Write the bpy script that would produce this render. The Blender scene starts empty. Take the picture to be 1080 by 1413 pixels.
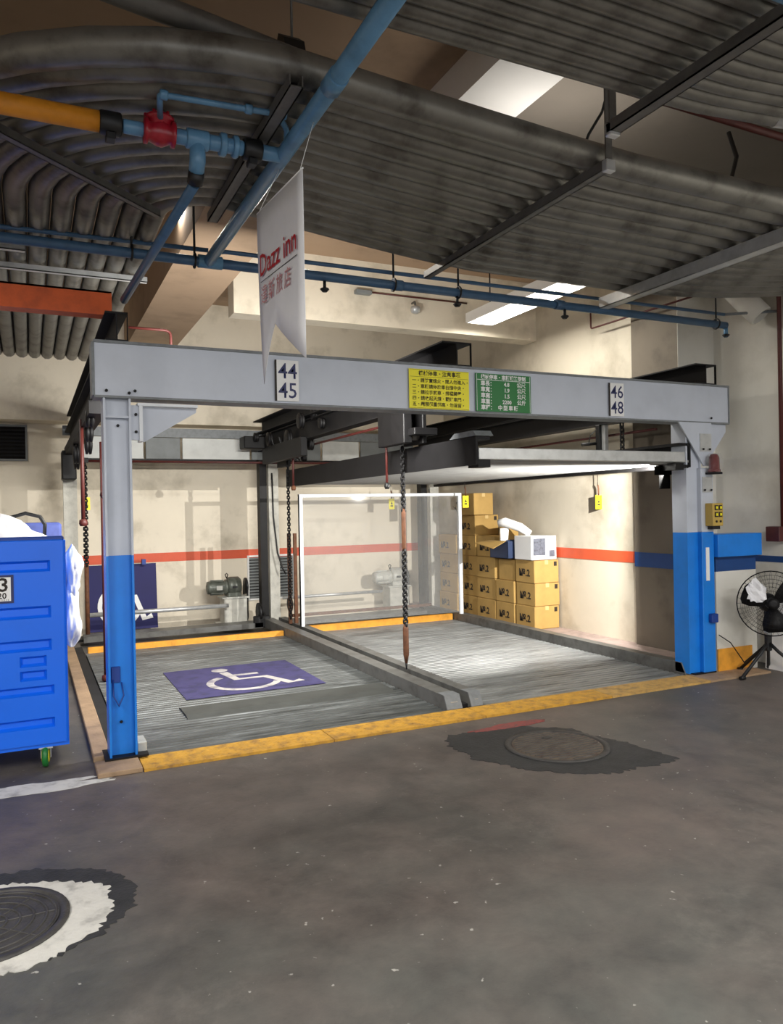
import bpy, math, random
from mathutils import Vector, Matrix
random.seed(7)
PI = math.pi
C = bpy.context.scene.collection
sc = bpy.context.scene

# ------------------------------------------------------------------ camera, world, lights, exposure
F_PX = 1052.5
cam_d = bpy.data.cameras.new('camera'); cam = bpy.data.objects.new('camera', cam_d); C.objects.link(cam)
cam_d.sensor_fit = 'VERTICAL'; cam_d.sensor_height = 24.0; cam_d.lens = 24.0 * F_PX / 1413.0
cam_d.clip_start = 0.05
_y, _p, _r = 0.44318656, -0.0019, -0.01947867
fw = Vector((math.sin(_y)*math.cos(_p), math.cos(_y)*math.cos(_p), math.sin(_p)))
rt = Vector((math.cos(_y), -math.sin(_y), 0)); up = rt.cross(fw)
rt, up = rt*math.cos(_r)+up*math.sin(_r), up*math.cos(_r)-rt*math.sin(_r)
cam.matrix_world = Matrix(((rt.x, up.x, -fw.x, -0.426), (rt.y, up.y, -fw.y, -5.046), (rt.z, up.z, -fw.z, 1.55), (0, 0, 0, 1)))
sc.camera = cam

sc.view_settings.view_transform = 'Standard'; sc.view_settings.look = 'None'
sc.view_settings.exposure = 0.0; sc.view_settings.gamma = 1.0
sc.view_settings.use_curve_mapping = False
world = bpy.data.worlds.new('world'); sc.world = world; world.use_nodes = True
world.node_tree.nodes['Background'].inputs[0].default_value = (0.95, 0.97, 1.0, 1)
world.node_tree.nodes['Background'].inputs[1].default_value = 1.55
sc.cycles.max_bounces = 6; sc.cycles.use_denoising = True

def area(name, loc, size, power, color=(1, 0.97, 0.92), rot=(0, 0, 0)):
    d = bpy.data.lights.new(name, 'AREA'); d.shape = 'RECTANGLE'; d.size, d.size_y = size
    d.energy = power; d.color = color
    o = bpy.data.objects.new(name, d); C.objects.link(o); o.location = loc; o.rotation_euler = rot
    return o
area('aisle_light_near', (1.2, -5.6, 3.25), (0.35, 2.4), 170, (1, 0.98, 0.95))
area('aisle_light_right', (4.6, -4.6, 3.2), (2.4, 0.35), 150, (1, 0.98, 0.95))
area('aisle_light_left', (-2.6, -3.6, 3.1), (0.35, 2.4), 150, (1, 0.98, 0.95))
area('bay_light_right', (4.55, 1.95, 3.82), (0.32, 1.7), 60, (1, 0.97, 0.90))
area('bay_light_left', (1.30, 1.35, 4.05), (1.2, 0.2), 90, (1, 0.96, 0.88))
area('added_fill_strip_left', (1.25, 0.24, 2.43), (1.8, 0.06), 165, (1, 0.98, 0.93), (math.radians(70), 0, 0))  # unseen fill strip added behind the front beam to brighten the back wall
area('bay_light_far_left', (-1.6, 3.2, 3.6), (0.3, 1.2), 30, (1, 0.95, 0.86))
def spot(name, loc, target, power, ang, blend, radius, color=(1, 0.97, 0.92)):
    d = bpy.data.lights.new(name, 'SPOT'); d.energy = power; d.spot_size = math.radians(ang); d.spot_blend = blend
    d.shadow_soft_size = radius; d.color = color
    o = bpy.data.objects.new(name, d); C.objects.link(o); o.location = loc
    o.rotation_euler = (Vector(target)-Vector(loc)).to_track_quat('-Z', 'Y').to_euler(); return o
spot('platform_floodlight', (4.77, 0.16, 1.87), (4.2, 5.0, 0.9), 720, 170, 0.05, 0.008)
area('soffit_light', (2.9, -0.9, 3.60), (0.8, 0.1), 8, (1, 0.95, 0.88), (PI, 0, 0))

# ------------------------------------------------------------------ materials
def lin(c):
    r = []
    for v in c:
        v /= 255.0
        r.append(v/12.92 if v <= 0.04045 else ((v+0.055)/1.055)**2.4)
    return tuple(r) + (1,)
def material(name, col, rough=0.6, metal=0.0, var=0.12, scale=6.0, bump=0.0, col2=None, spec=0.5, detail=6.0, stretch=None):
    m = bpy.data.materials.new(name); m.use_nodes = True
    nt = m.node_tree; N = nt.nodes; L = nt.links; b = N['Principled BSDF']
    b.inputs['Roughness'].default_value = rough; b.inputs['Metallic'].default_value = metal
    b.inputs['Specular IOR Level'].default_value = spec
    tc = N.new('ShaderNodeTexCoord'); mp = N.new('ShaderNodeMapping'); L.new(tc.outputs['Object'], mp.inputs[0])
    if stretch: mp.inputs['Scale'].default_value = stretch
    nz = N.new('ShaderNodeTexNoise'); nz.inputs['Scale'].default_value = scale; nz.inputs['Detail'].default_value = detail
    nz.inputs['Roughness'].default_value = 0.62
    L.new(mp.outputs[0], nz.inputs[0])
    rp = N.new('ShaderNodeValToRGB'); L.new(nz.outputs['Fac'], rp.inputs[0])
    c1 = lin(col)
    dk = tuple(x*(1-var*2) for x in c1[:3])+(1,) if col2 is None else lin(col2)
    lt = tuple(min(1, x*(1+var)) for x in c1[:3])+(1,)
    rp.color_ramp.elements[0].position = 0.3; rp.color_ramp.elements[0].color = dk
    rp.color_ramp.elements[1].position = 0.68; rp.color_ramp.elements[1].color = lt
    e = rp.color_ramp.elements.new(0.5); e.color = c1
    L.new(rp.outputs[0], b.inputs['Base Color'])
    if bump:
        bp = N.new('ShaderNodeBump'); bp.inputs['Strength'].default_value = bump; bp.inputs['Distance'].default_value = 0.01
        n2 = N.new('ShaderNodeTexNoise'); n2.inputs['Scale'].default_value = scale*6; n2.inputs['Detail'].default_value = 4
        L.new(mp.outputs[0], n2.inputs[0]); L.new(n2.outputs['Fac'], bp.inputs['Height']); L.new(bp.outputs[0], b.inputs['Normal'])
    return m
def glow(name, col, s):
    m = bpy.data.materials.new(name); m.use_nodes = True
    b = m.node_tree.nodes['Principled BSDF']; b.inputs['Base Color'].default_value = lin(col)
    b.inputs['Emission Color'].default_value = lin(col); b.inputs['Emission Strength'].default_value = s
    return m
M = {}
M['beam'] = material('grey_paint', (194, 200, 211), 0.42, 0, 0.04, 3)
M['beam_edge'] = material('worn_grey_paint', (120, 124, 126), 0.5, 0, 0.12, 20)
M['blue'] = material('blue_paint', (22, 126, 222), 0.38, 0, 0.06, 5)
M['bin'] = material('blue_plastic', (14, 106, 238), 0.35, 0, 0.03, 3)
M['bin_dark'] = material('dark_blue_plastic', (22, 60, 140), 0.5, 0, 0.05, 3)
M['wall'] = material('cream_wall', (226, 216, 196), 0.75, 0, 0.05, 1.6, 0.15, col2=(188, 178, 158))
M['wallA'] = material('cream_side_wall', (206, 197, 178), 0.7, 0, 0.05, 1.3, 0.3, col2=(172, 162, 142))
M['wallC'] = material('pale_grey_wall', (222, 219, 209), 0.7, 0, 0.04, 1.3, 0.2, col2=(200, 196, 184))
M['pillar_shade'] = material('shade_toned_wall', (112, 103, 90), 0.8, 0, 0.06, 2.0, 0.2, col2=(92, 84, 73))  # the pillar's shade put into the wall colour
M['ceil'] = material('ceiling_plaster', (172, 146, 120), 0.85, 0, 0.06, 1.2, 0.2, col2=(142, 120, 98))
M['grey_slab'] = material('grey_plaster', (128, 120, 110), 0.85, 0, 0.06, 1.2, 0.2)
M['white_beam'] = material('white_paint', (232, 230, 226), 0.7, 0, 0.03, 2)
M['orange_line'] = material('orange_red_paint', (208, 84, 48), 0.55, 0, 0.05, 6)
M['blue_line'] = material('shade_toned_blue_paint', (18, 64, 124), 0.55, 0, 0.06, 6)  # blue paint, darkened in colour for shade on pillar and brace wall
M['conduit'] = material('galvanised_conduit', (122, 120, 114), 0.42, 0.55, 0.18, 5, 0, col2=(82, 78, 72))
M['strut'] = material('dull_steel', (104, 102, 98), 0.5, 0.4, 0.12, 12)
M['bright_steel'] = material('bright_steel', (196, 198, 198), 0.35, 0.5, 0.08, 12)
M['pipe_blue'] = material('blue_pipe_paint', (92, 136, 170), 0.35, 0, 0.12, 8)
M['pipe_dblue'] = material('dark_blue_pipe_paint', (66, 98, 130), 0.4, 0, 0.12, 8)
M['pipe_red'] = material('dark_red_pipe_paint', (82, 32, 27), 0.5, 0, 0.15, 8)
M['valve_red'] = material('red_enamel', (150, 22, 38), 0.3, 0, 0.1, 8)
M['pipe_yellow'] = material('ochre_pipe_paint', (206, 132, 30), 0.5, 0, 0.12, 9)
M['orange_beam'] = material('orange_paint', (214, 92, 34), 0.55, 0, 0.12, 8)
M['matt_black'] = material('matt_black', (3, 3, 3), 1.0, 0, 0.1, 5, spec=0.0)
M['black'] = material('black_rubber', (18, 18, 19), 0.5, 0, 0.2, 8)
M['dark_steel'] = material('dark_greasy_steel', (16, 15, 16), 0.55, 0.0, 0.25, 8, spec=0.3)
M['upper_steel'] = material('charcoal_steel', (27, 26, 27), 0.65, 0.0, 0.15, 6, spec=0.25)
M['rust'] = material('rusty_steel', (100, 62, 38), 0.7, 0.1, 0.25, 18, 0.2)
M['rail'] = material('grey_rail_paint', (98, 98, 95), 0.45, 0.1, 0.16, 8, 0, col2=(74, 72, 69))
def deck_mat(name, base, dark, pale, amount):
    m = material(name, base, 0.45, 0.15, 0.1, 2.0, 0.1, col2=dark, stretch=(0.6, 2.5, 1))
    nt = m.node_tree; N = nt.nodes; L = nt.links; b = N['Principled BSDF']; src = b.inputs['Base Color'].links[0].from_socket
    tc = N.new('ShaderNodeTexCoord'); mp = N.new('ShaderNodeMapping'); mp.inputs['Scale'].default_value = (0.9, 9, 1); L.new(tc.outputs['Object'], mp.inputs[0])
    def layer(sc_, lo, hi, col, off):
        nonlocal src
        n = N.new('ShaderNodeTexNoise'); n.noise_dimensions = '4D'; n.inputs['W'].default_value = off; n.inputs['Scale'].default_value = sc_; n.inputs['Detail'].default_value = 7; n.inputs['Roughness'].default_value = 0.7
        L.new(mp.outputs[0], n.inputs[0]); r = N.new('ShaderNodeValToRGB'); L.new(n.outputs['Fac'], r.inputs[0])
        r.color_ramp.elements[0].position = lo; r.color_ramp.elements[0].color = (0, 0, 0, 1); r.color_ramp.elements[1].position = hi; r.color_ramp.elements[1].color = (amount,)*3+(1,)
        x = N.new('ShaderNodeMixRGB'); x.inputs[2].default_value = lin(col); L.new(r.outputs[0], x.inputs[0]); L.new(src, x.inputs[1]); src = x.outputs[0]
    layer(1.6, 0.50, 0.66, pale, 3.1); layer(1.2, 0.54, 0.66, dark, 8.7)
    L.new(src, b.inputs['Base Color']); return m
M['deck'] = deck_mat('zinc_deck', (122, 124, 123), (78, 78, 77), (168, 170, 168), 0.75)
M['deck_dark'] = deck_mat('zinc_deck_worn', (84, 87, 86), (52, 54, 52), (138, 142, 142), 0.75)
M['ramp'] = material('dark_ramp_rubber', (66, 68, 65), 0.6, 0, 0.12, 6)
M['orange_bar'] = material('orange_stop_bar', (228, 158, 52), 0.6, 0, 0.12, 10)
M['yellow_curb'] = material('yellow_kerb_paint', (200, 150, 52), 0.65, 0, 0.2, 14, 0.3, col2=(150, 112, 60))
M['yellow_worn'] = material('worn_yellow_paint', (188, 150, 84), 0.7, 0, 0.2, 14, 0.3, col2=(140, 116, 80))
M['tan'] = material('worn_tan_paint', (158, 132, 104), 0.75, 0, 0.15, 8, 0.3)
M['pink_curb'] = material('pinkish_concrete', (158, 140, 132), 0.8, 0, 0.12, 8, 0.3)
M['card'] = material('brown_cardboard', (176, 142, 80), 0.8, 0, 0.06, 5)
M['tape'] = material('packing_tape', (206, 178, 120), 0.35, 0, 0.05, 5)
M['ink'] = material('black_ink', (40, 32, 24), 0.7, 0, 0.05, 5)
M['white'] = material('white_plastic', (236, 236, 234), 0.5, 0, 0.02, 5)
M['cloth'] = material('white_sheet', (226, 226, 228), 0.85, 0, 0.03, 5)
M['frame_white'] = material('white_frame_paint', (226, 230, 234), 0.4, 0, 0.03, 5)
M['sign_yellow'] = material('yellow_sign', (242, 230, 20), 0.45, 0, 0.02, 5)
M['sign_green'] = material('green_sign', (18, 116, 48), 0.45, 0, 0.03, 5)
M['navy'] = material('navy_ink', (38, 44, 92), 0.5, 0, 0.02, 5)
M['purple'] = material('purple_blue_paint', (60, 56, 98), 0.75, 0, 0.15, 8, 0, col2=(46, 45, 74))
M['sign_blue'] = material('royal_blue_board', (14, 12, 84), 0.65, 0, 0.06, 3)
M['symbol'] = material('worn_white_paint', (176, 172, 168), 0.7, 0, 0.1, 6, 0, col2=(108, 102, 120))
M['motor_green'] = material('grey_green_enamel', (92, 96, 88), 0.4, 0.2, 0.2, 12)
M['pale_cast'] = material('pale_grey_enamel', (190, 190, 182), 0.5, 0.1, 0.12, 10)
M['plinth'] = material('painted_concrete_plinth', (190, 188, 178), 0.7, 0, 0.12, 8, 0.2)
M['red_text'] = material('red_ink', (178, 32, 40), 0.5, 0, 0.02, 5)
M['pink_text'] = material('faded_red_ink', (196, 138, 140), 0.6, 0, 0.02, 5)
M['button_tan'] = material('ochre_enamel', (190, 160, 78), 0.5, 0, 0.05, 6)
M['green_wheel'] = material('green_polyurethane', (32, 118, 52), 0.4, 0, 0.06, 6)
M['yellow_hub'] = material('yellow_plastic', (216, 206, 40), 0.4, 0, 0.04, 6)
M['cast_iron'] = material('cast_iron', (74, 72, 70), 0.6, 0.3, 0.2, 14, 0.3)
M['cast_iron_brown'] = material('brown_cast_iron', (104, 92, 80), 0.65, 0.2, 0.2, 14, 0.3, col2=(74, 54, 50))
M['mortar_white'] = material('white_mortar', (208, 206, 198), 0.75, 0, 0.08, 9, 0.3, col2=(158, 156, 150))
M['asphalt'] = material('fresh_asphalt', (50, 50, 50), 0.7, 0, 0.18, 10, 0.4)
M['red_mark'] = material('worn_red_marking', (138, 70, 66), 0.8, 0, 0.2, 30, 0, col2=(96, 84, 80))
M['dark_void'] = material('dark_pit', (26, 26, 27), 0.8, 0, 0.2, 8)
M['inner_blue'] = material('dark_blue_print', (36, 52, 84), 0.6, 0, 0.1, 8)
M['photo_grey'] = material('grey_print', (96, 100, 112), 0.6, 0, 0.25, 30)
M['duct_pale'] = material('pale_panel', (206, 208, 204), 0.6, 0, 0.06, 5)
M['duct_grey'] = material('grey_panel', (122, 126, 126), 0.6, 0, 0.1, 5)
M['underside'] = material('zinc_underside', (150, 150, 147), 0.5, 0.1, 0.08, 4)
M['tube'] = glow('fluorescent_tube', (255, 250, 240), 6.0)
M['red_lens'] = material('red_lens', (104, 18, 22), 0.2, 0, 0.05, 5)

# glass of the bay screen: clear pane with a faint milky film
g = bpy.data.materials.new('clear_pane'); g.use_nodes = True
nt = g.node_tree; nt.nodes.remove(nt.nodes['Principled BSDF'])
tr = nt.nodes.new('ShaderNodeBsdfTransparent'); gl = nt.nodes.new('ShaderNodeBsdfGlossy'); df = nt.nodes.new('ShaderNodeBsdfDiffuse')
gl.inputs['Roughness'].default_value = 0.05; df.inputs['Color'].default_value = (0.85, 0.86, 0.84, 1)
m1 = nt.nodes.new('ShaderNodeMixShader'); m2 = nt.nodes.new('ShaderNodeMixShader')
m1.inputs[0].default_value = 0.02; m2.inputs[0].default_value = 0.07
L = nt.links; L.new(tr.outputs[0], m1.inputs[1]); L.new(gl.outputs[0], m1.inputs[2])
L.new(m1.outputs[0], m2.inputs[1]); L.new(df.outputs[0], m2.inputs[2]); L.new(m2.outputs[0], nt.nodes['Material Output'].inputs[0])
M['glass'] = g

# floor: blotchy grey concrete
def floor_mat():
    m = bpy.data.materials.new('concrete_floor'); m.use_nodes = True
    nt = m.node_tree; N = nt.nodes; L = nt.links; b = N['Principled BSDF']
    tc = N.new('ShaderNodeTexCoord')
    def noise(scale, detail, rough=0.6, dist=0.0):
        n = N.new('ShaderNodeTexNoise'); n.inputs['Scale'].default_value = scale; n.inputs['Detail'].default_value = detail
        n.inputs['Roughness'].default_value = rough; n.inputs['Distortion'].default_value = dist
        L.new(tc.outputs['Object'], n.inputs[0]); return n
    a = noise(0.55, 6, 0.6); r1 = N.new('ShaderNodeValToRGB'); L.new(a.outputs['Fac'], r1.inputs[0])
    e = r1.color_ramp.elements; e[0].position = 0.35; e[0].color = lin((80, 81, 77)); e[1].position = 0.62; e[1].color = lin((102, 93, 87))
    c = noise(3.2, 10, 0.72, 0.2); r2 = N.new('ShaderNodeValToRGB'); L.new(c.outputs['Fac'], r2.inputs[0])
    e = r2.color_ramp.elements; e[0].position = 0.3; e[0].color = (0.58, 0.58, 0.60, 1); e[1].position = 0.70; e[1].color = (1.3, 1.28, 1.26, 1)
    mx = N.new('ShaderNodeMixRGB'); mx.blend_type = 'MULTIPLY'; mx.inputs[0].default_value = 1
    L.new(r1.outputs[0], mx.inputs[1]); L.new(r2.outputs[0], mx.inputs[2])
    # small pale specks and scratches
    s = noise(22, 3, 0.5); r3 = N.new('ShaderNodeValToRGB'); L.new(s.outputs['Fac'], r3.inputs[0])
    e = r3.color_ramp.elements; e[0].position = 0.70; e[0].color = (0, 0, 0, 1); e[1].position = 0.74; e[1].color = (0.7, 0.7, 0.7, 1)
    mx2 = N.new('ShaderNodeMixRGB'); mx2.inputs[2].default_value = lin((190, 188, 180))
    L.new(r3.outputs[0], mx2.inputs[0]); L.new(mx.outputs[0], mx2.inputs[1])
    w = noise(1.3, 12, 0.8, 0.4); r4 = N.new('ShaderNodeValToRGB'); L.new(w.outputs['Fac'], r4.inputs[0])
    e = r4.color_ramp.elements; e[0].position = 0.55; e[0].color = (0, 0, 0, 1); e[1].position = 0.78; e[1].color = (0.5, 0.5, 0.5, 1)
    mx3 = N.new('ShaderNodeMixRGB'); mx3.inputs[2].default_value = lin((136, 130, 122))
    L.new(r4.outputs[0], mx3.inputs[0]); L.new(mx2.outputs[0], mx3.inputs[1])
    L.new(mx3.outputs[0], b.inputs['Base Color'])
    rr = N.new('ShaderNodeMapRange'); rr.inputs[3].default_value = 0.42; rr.inputs[4].default_value = 0.7
    L.new(c.outputs['Fac'], rr.inputs[0]); L.new(rr.outputs[0], b.inputs['Roughness'])
    bp = N.new('ShaderNodeBump'); bp.inputs['Strength'].default_value = 0.3; bp.inputs['Distance'].default_value = 0.006
    L.new(noise(40, 5).outputs['Fac'], bp.inputs['Height']); L.new(bp.outputs[0], b.inputs['Normal'])
    return m
M['floor'] = floor_mat()

# ------------------------------------------------------------------ mesh helpers
class MB:
    def __init__(s): s.v = []; s.f = []; s.smooth = []
    def add(s, vs, fs, sm=False):
        n = len(s.v); s.v += [tuple(v) for v in vs]; s.f += [tuple(i+n for i in f) for f in fs]; s.smooth += [sm]*len(fs)
        return s
    def box(s, x0, x1, y0, y1, z0, z1, bev=0.0, mat=None):
        if x0 > x1: x0, x1 = x1, x0
        if y0 > y1: y0, y1 = y1, y0
        if z0 > z1: z0, z1 = z1, z0
        if bev:
            b = bev; vs = []
            X, Y, Z = (x0, x1), (y0, y1), (z0, z1)
            idx = {}
            for i in (0, 1):
                for j in (0, 1):
                    for k in (0, 1):
                        sx, sy, sz = (1, -1)[i], (1, -1)[j], (1, -1)[k]
                        for a in range(3):
                            p = [X[i]+sx*b, Y[j]+sy*b, Z[k]+sz*b]; p[a] = (X[i], Y[j], Z[k])[a]
                            idx[(i, j, k, a)] = len(vs); vs.append(p)
            fs = []
            for i in (0, 1):
                fs.append([idx[(i, a, c, 0)] for a, c in ((0, 0), (1, 0), (1, 1), (0, 1))])
                fs.append([idx[(a, i, c, 1)] for a, c in ((0, 0), (1, 0), (1, 1), (0, 1))])
                fs.append([idx[(a, c, i, 2)] for a, c in ((0, 0), (1, 0), (1, 1), (0, 1))])
            for i in (0, 1):
                for j in (0, 1):
                    fs.append([idx[(i, j, 0, 0)], idx[(i, j, 0, 1)], idx[(i, j, 1, 1)], idx[(i, j, 1, 0)]])
                    fs.append([idx[(i, 0, j, 0)], idx[(i, 0, j, 2)], idx[(i, 1, j, 2)], idx[(i, 1, j, 0)]])
                    fs.append([idx[(0, i, j, 1)], idx[(0, i, j, 2)], idx[(1, i, j, 2)], idx[(1, i, j, 1)]])
                    for k in (0, 1): fs.append([idx[(i, j, k, 0)], idx[(i, j, k, 1)], idx[(i, j, k, 2)]])
        else:
            vs = [(x, y, z) for x in (x0, x1) for y in (y0, y1) for z in (z0, z1)]
            fs = [(0, 1, 3, 2), (4, 6, 7, 5), (0, 4, 5, 1), (2, 3, 7, 6), (0, 2, 6, 4), (1, 5, 7, 3)]
        if mat is not None: vs = [mat @ Vector(v) for v in vs]
        return s.add(vs, fs)
    def tube(s, pts, r, n=10, cap=True):
        pts = [Vector(p) for p in pts]; rs = r if isinstance(r, (list, tuple)) else [r]*len(pts)
        t0 = (pts[1]-pts[0]).normalized()
        u = t0.orthogonal().normalized(); vs = []; m = len(pts)
        for i, p in enumerate(pts):
            a = (pts[i]-pts[i-1]).normalized() if i else t0
            b = (pts[i+1]-pts[i]).normalized() if i < m-1 else a
            t = (a+b).normalized() if (a+b).length > 1e-6 else b
            u = (u - t*u.dot(t)).normalized(); w = t.cross(u)
            k = 1.0/max(0.5, a.dot(t)) if i and i < m-1 else 1.0
            for j in range(n):
                q = 2*PI*j/n; vs.append(p+(u*math.cos(q)+w*math.sin(q))*rs[i]*k)
        fs = [(i*n+j, i*n+(j+1) % n, (i+1)*n+(j+1) % n, (i+1)*n+j) for i in range(m-1) for j in range(n)]
        k0 = len(s.f); s.add(vs, fs, True)
        if cap:
            base = len(s.v)-len(vs)
            s.f.append(tuple(base+j for j in range(n))[::-1]); s.f.append(tuple(base+(m-1)*n+j for j in range(n))); s.smooth += [False, False]
        return s
    def prism(s, poly, axis, a0, a1):
        """poly: 2D points in the other two axes (in x,y,z order)."""
        def P(p, a):
            q = list(p); q.insert(axis, a); return q
        n = len(poly); vs = [P(p, a0) for p in poly]+[P(p, a1) for p in poly]
        fs = [tuple(range(n))[::-1], tuple(range(n, 2*n))]+[(i, (i+1) % n, n+(i+1) % n, n+i) for i in range(n)]
        return s.add(vs, fs)
    def lathe(s, prof, c, ax=(0, 0, 1), n=24):
        ax = Vector(ax).normalized(); u = ax.orthogonal().normalized(); w = ax.cross(u); c = Vector(c); m = len(prof)
        vs = [c+ax*h+(u*math.cos(2*PI*j/n)+w*math.sin(2*PI*j/n))*r for r, h in prof for j in range(n)]
        fs = [(i*n+j, i*n+(j+1) % n, (i+1)*n+(j+1) % n, (i+1)*n+j) for i in range(m-1) for j in range(n)]
        s.add(vs, fs, True)
        base = len(s.v)-len(vs)
        s.f.append(tuple(base+j for j in range(n))[::-1]); s.f.append(tuple(base+(m-1)*n+j for j in range(n))); s.smooth += [False, False]
        return s
    def ibeam_y(s, xc, w, z0, z1, y0, y1, tf=0.012, tw=0.01):
        s.box(xc-w/2, xc+w/2, y0, y1, z0, z0+tf); s.box(xc-w/2, xc+w/2, y0, y1, z1-tf, z1)
        return s.box(xc-tw/2, xc+tw/2, y0, y1, z0+tf, z1-tf)
    def build(s, name, mat, parent=None, off=None):
        me = bpy.data.meshes.new(name)
        if off is None:
            off = Vector((0, 0, 0)); q = parent
            while q is not None: off += q.location; q = q.parent
        me.from_pydata([(v[0]-off[0], v[1]-off[1], v[2]-off[2]) for v in s.v], [], s.f)
        me.polygons.foreach_set('use_smooth', s.smooth)
        me.materials.append(M[mat] if isinstance(mat, str) else mat)
        import bmesh
        bm = bmesh.new(); bm.from_mesh(me); bmesh.ops.recalc_face_normals(bm, faces=bm.faces); bm.to_mesh(me); bm.free()
        o = bpy.data.objects.new(name, me); C.objects.link(o)
        if parent is not None: o.parent = parent
        return o
def tag(o, label=None, cat=None, group=None, kind=None):
    if label: o['label'] = label
    if cat: o['category'] = cat
    if group: o['group'] = group
    if kind: o['kind'] = kind
    return o
def thing(name, label, cat, loc=(0, 0, 0), group=None):
    o = bpy.data.objects.new(name, None); C.objects.link(o); o.location = loc; o.empty_display_size = 0.1
    return tag(o, label, cat, group)
def single(mb, name, mat, label, cat, loc, group=None):
    o = mb.build(name, mat, None, Vector(loc)); o.location = loc
    return tag(o, label, cat, group)
def struct(mb, name, mat, loc=(0, 0, 0)):
    o = mb.build(name, mat, None, Vector(loc)); o.location = loc; o['kind'] = 'structure'; return o
def dup(root, delta, label):
    d = Vector(delta); r = root.copy(); C.objects.link(r); r.location = root.location+d; r['label'] = label
    def rec(a, b):
        for ch in list(a.children):
            if ch == b: continue
            c = ch.copy(); C.objects.link(c); c.parent = b; rec(ch, c)
    rec(root, r); return r
def arc(c, r, a0, a1, n=10):
    """arc in the XY plane; c=(x,y,z), angles in degrees"""
    return [(c[0]+r*math.cos(math.radians(a0+(a1-a0)*i/n)), c[1]+r*math.sin(math.radians(a0+(a1-a0)*i/n)), c[2]) for i in range(n+1)]
def lettering(body, size, origin, xdir, nrm, mat, parent, align='LEFT', name='lettering', sx=1.0, bold=0.0, spacing=1.0):
    """flat lettering: origin = baseline start, xdir = reading direction, nrm = facing direction"""
    cu = bpy.data.curves.new(name, 'FONT'); cu.body = body; cu.size = size; cu.align_x = align
    cu.offset = bold; cu.resolution_u = 2; cu.space_character = spacing
    t = bpy.data.objects.new('tmp_text', cu); C.objects.link(t)
    bpy.context.view_layer.update()
    me = bpy.data.meshes.new_from_object(t.evaluated_get(bpy.context.evaluated_depsgraph_get()))
    bpy.data.objects.remove(t)
    X = Vector(xdir).normalized(); Nn = Vector(nrm).normalized(); Y = Nn.cross(X)
    off = Vector((0, 0, 0)); q = parent
    while q is not None: off += q.location; q = q.parent
    o0 = Vector(origin)-off
    for v in me.vertices:
        p = v.co.copy(); v.co = o0+X*p.x*sx+Y*p.y
    me.materials.clear(); me.materials.append(M[mat])
    o = bpy.data.objects.new(name, me); C.objects.link(o); o.parent = parent
    return o
def ribbon(mb, pts, w, org, X, Y, N, t=0.001):
    """flat stroke through 2D pts"""
    P = [Vector((p[0], p[1], 0)) for p in pts]; L_, R_ = [], []
    for i, p in enumerate(P):
        a = P[max(i-1, 0)]; b = P[min(i+1, len(P)-1)]; d = (b-a).normalized(); n = Vector((-d.y, d.x, 0))*w/2
        L_.append(p+n); R_.append(p-n)
    poly = L_+R_[::-1]
    f = lambda q, h: org+X*q.x+Y*q.y+N*h
    n = len(P)
    vs = [f(q, 0) for q in L_]+[f(q, 0) for q in R_]+[f(q, t) for q in L_]+[f(q, t) for q in R_]
    fs = []
    for i in range(n-1):
        fs += [(2*n+i, 2*n+i+1, 3*n+i+1, 3*n+i), (i, i+1, n+i+1, n+i), (i, i+1, 2*n+i+1, 2*n+i), (n+i, n+i+1, 3*n+i+1, 3*n+i)]
    fs += [(0, n, 3*n, 2*n), (n-1, 2*n-1, 4*n-1, 3*n-1)]
    mb.add(vs, fs)
def wheelchair(org, X, Y, N, s, mat, parent):
    org, X, Y, N = Vector(org), Vector(X), Vector(Y), Vector(N)
    a = MB(); vs = [(0.07*math.cos(q*PI/8), 0.07*math.sin(q*PI/8)) for q in range(16)]
    cx, cy = -0.12, 0.40
    n = 16
    a.add([org+(X*(cx+p[0])+Y*(cy+p[1]))*s+N*h for h in (0, 0.0012) for p in vs], [tuple(range(16)), tuple(range(16, 32))]+[(i, (i+1) % n, n+(i+1) % n, n+i) for i in range(n)])
    a.build('symbol_head', mat, parent)
    b = MB(); S = lambda l: [(p[0]*s, p[1]*s) for p in l]
    ribbon(b, S([(-.11, .30), (-.07, -.02), (.17, -.02), (.29, -.34), (.40, -.30)]), .075*s, org, X, Y, N)
    ribbon(b, S([(-.09, .14), (.15, .14)]), .055*s, org, X, Y, N, 0.0014)
    b.build('symbol_figure', mat, parent)
    c = MB(); ribbon(c, S([(-.04+.27*math.cos(math.radians(q)), -.14+.27*math.sin(math.radians(q))) for q in range(122, 350, 12)]), .06*s, org, X, Y, N, 0.0017)
    c.build('symbol_wheel', mat, parent)
def chain(mb, x, y, z0, z1, pitch=0.034, w=0.016, r=0.004):
    z = z1; k = 0
    while z > z0:
        d = (w/2, 0) if k % 2 else (0, w/2)
        p = [(x+d[0]*a, y+d[1]*a, z-pitch*b) for a, b in ((1, .1), (1, .9), (0, 1.15), (-1, .9), (-1, .1), (0, -.15), (1, .1))]
        mb.tube(p, r, 4, False); z -= pitch; k += 1
    return mb

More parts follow.
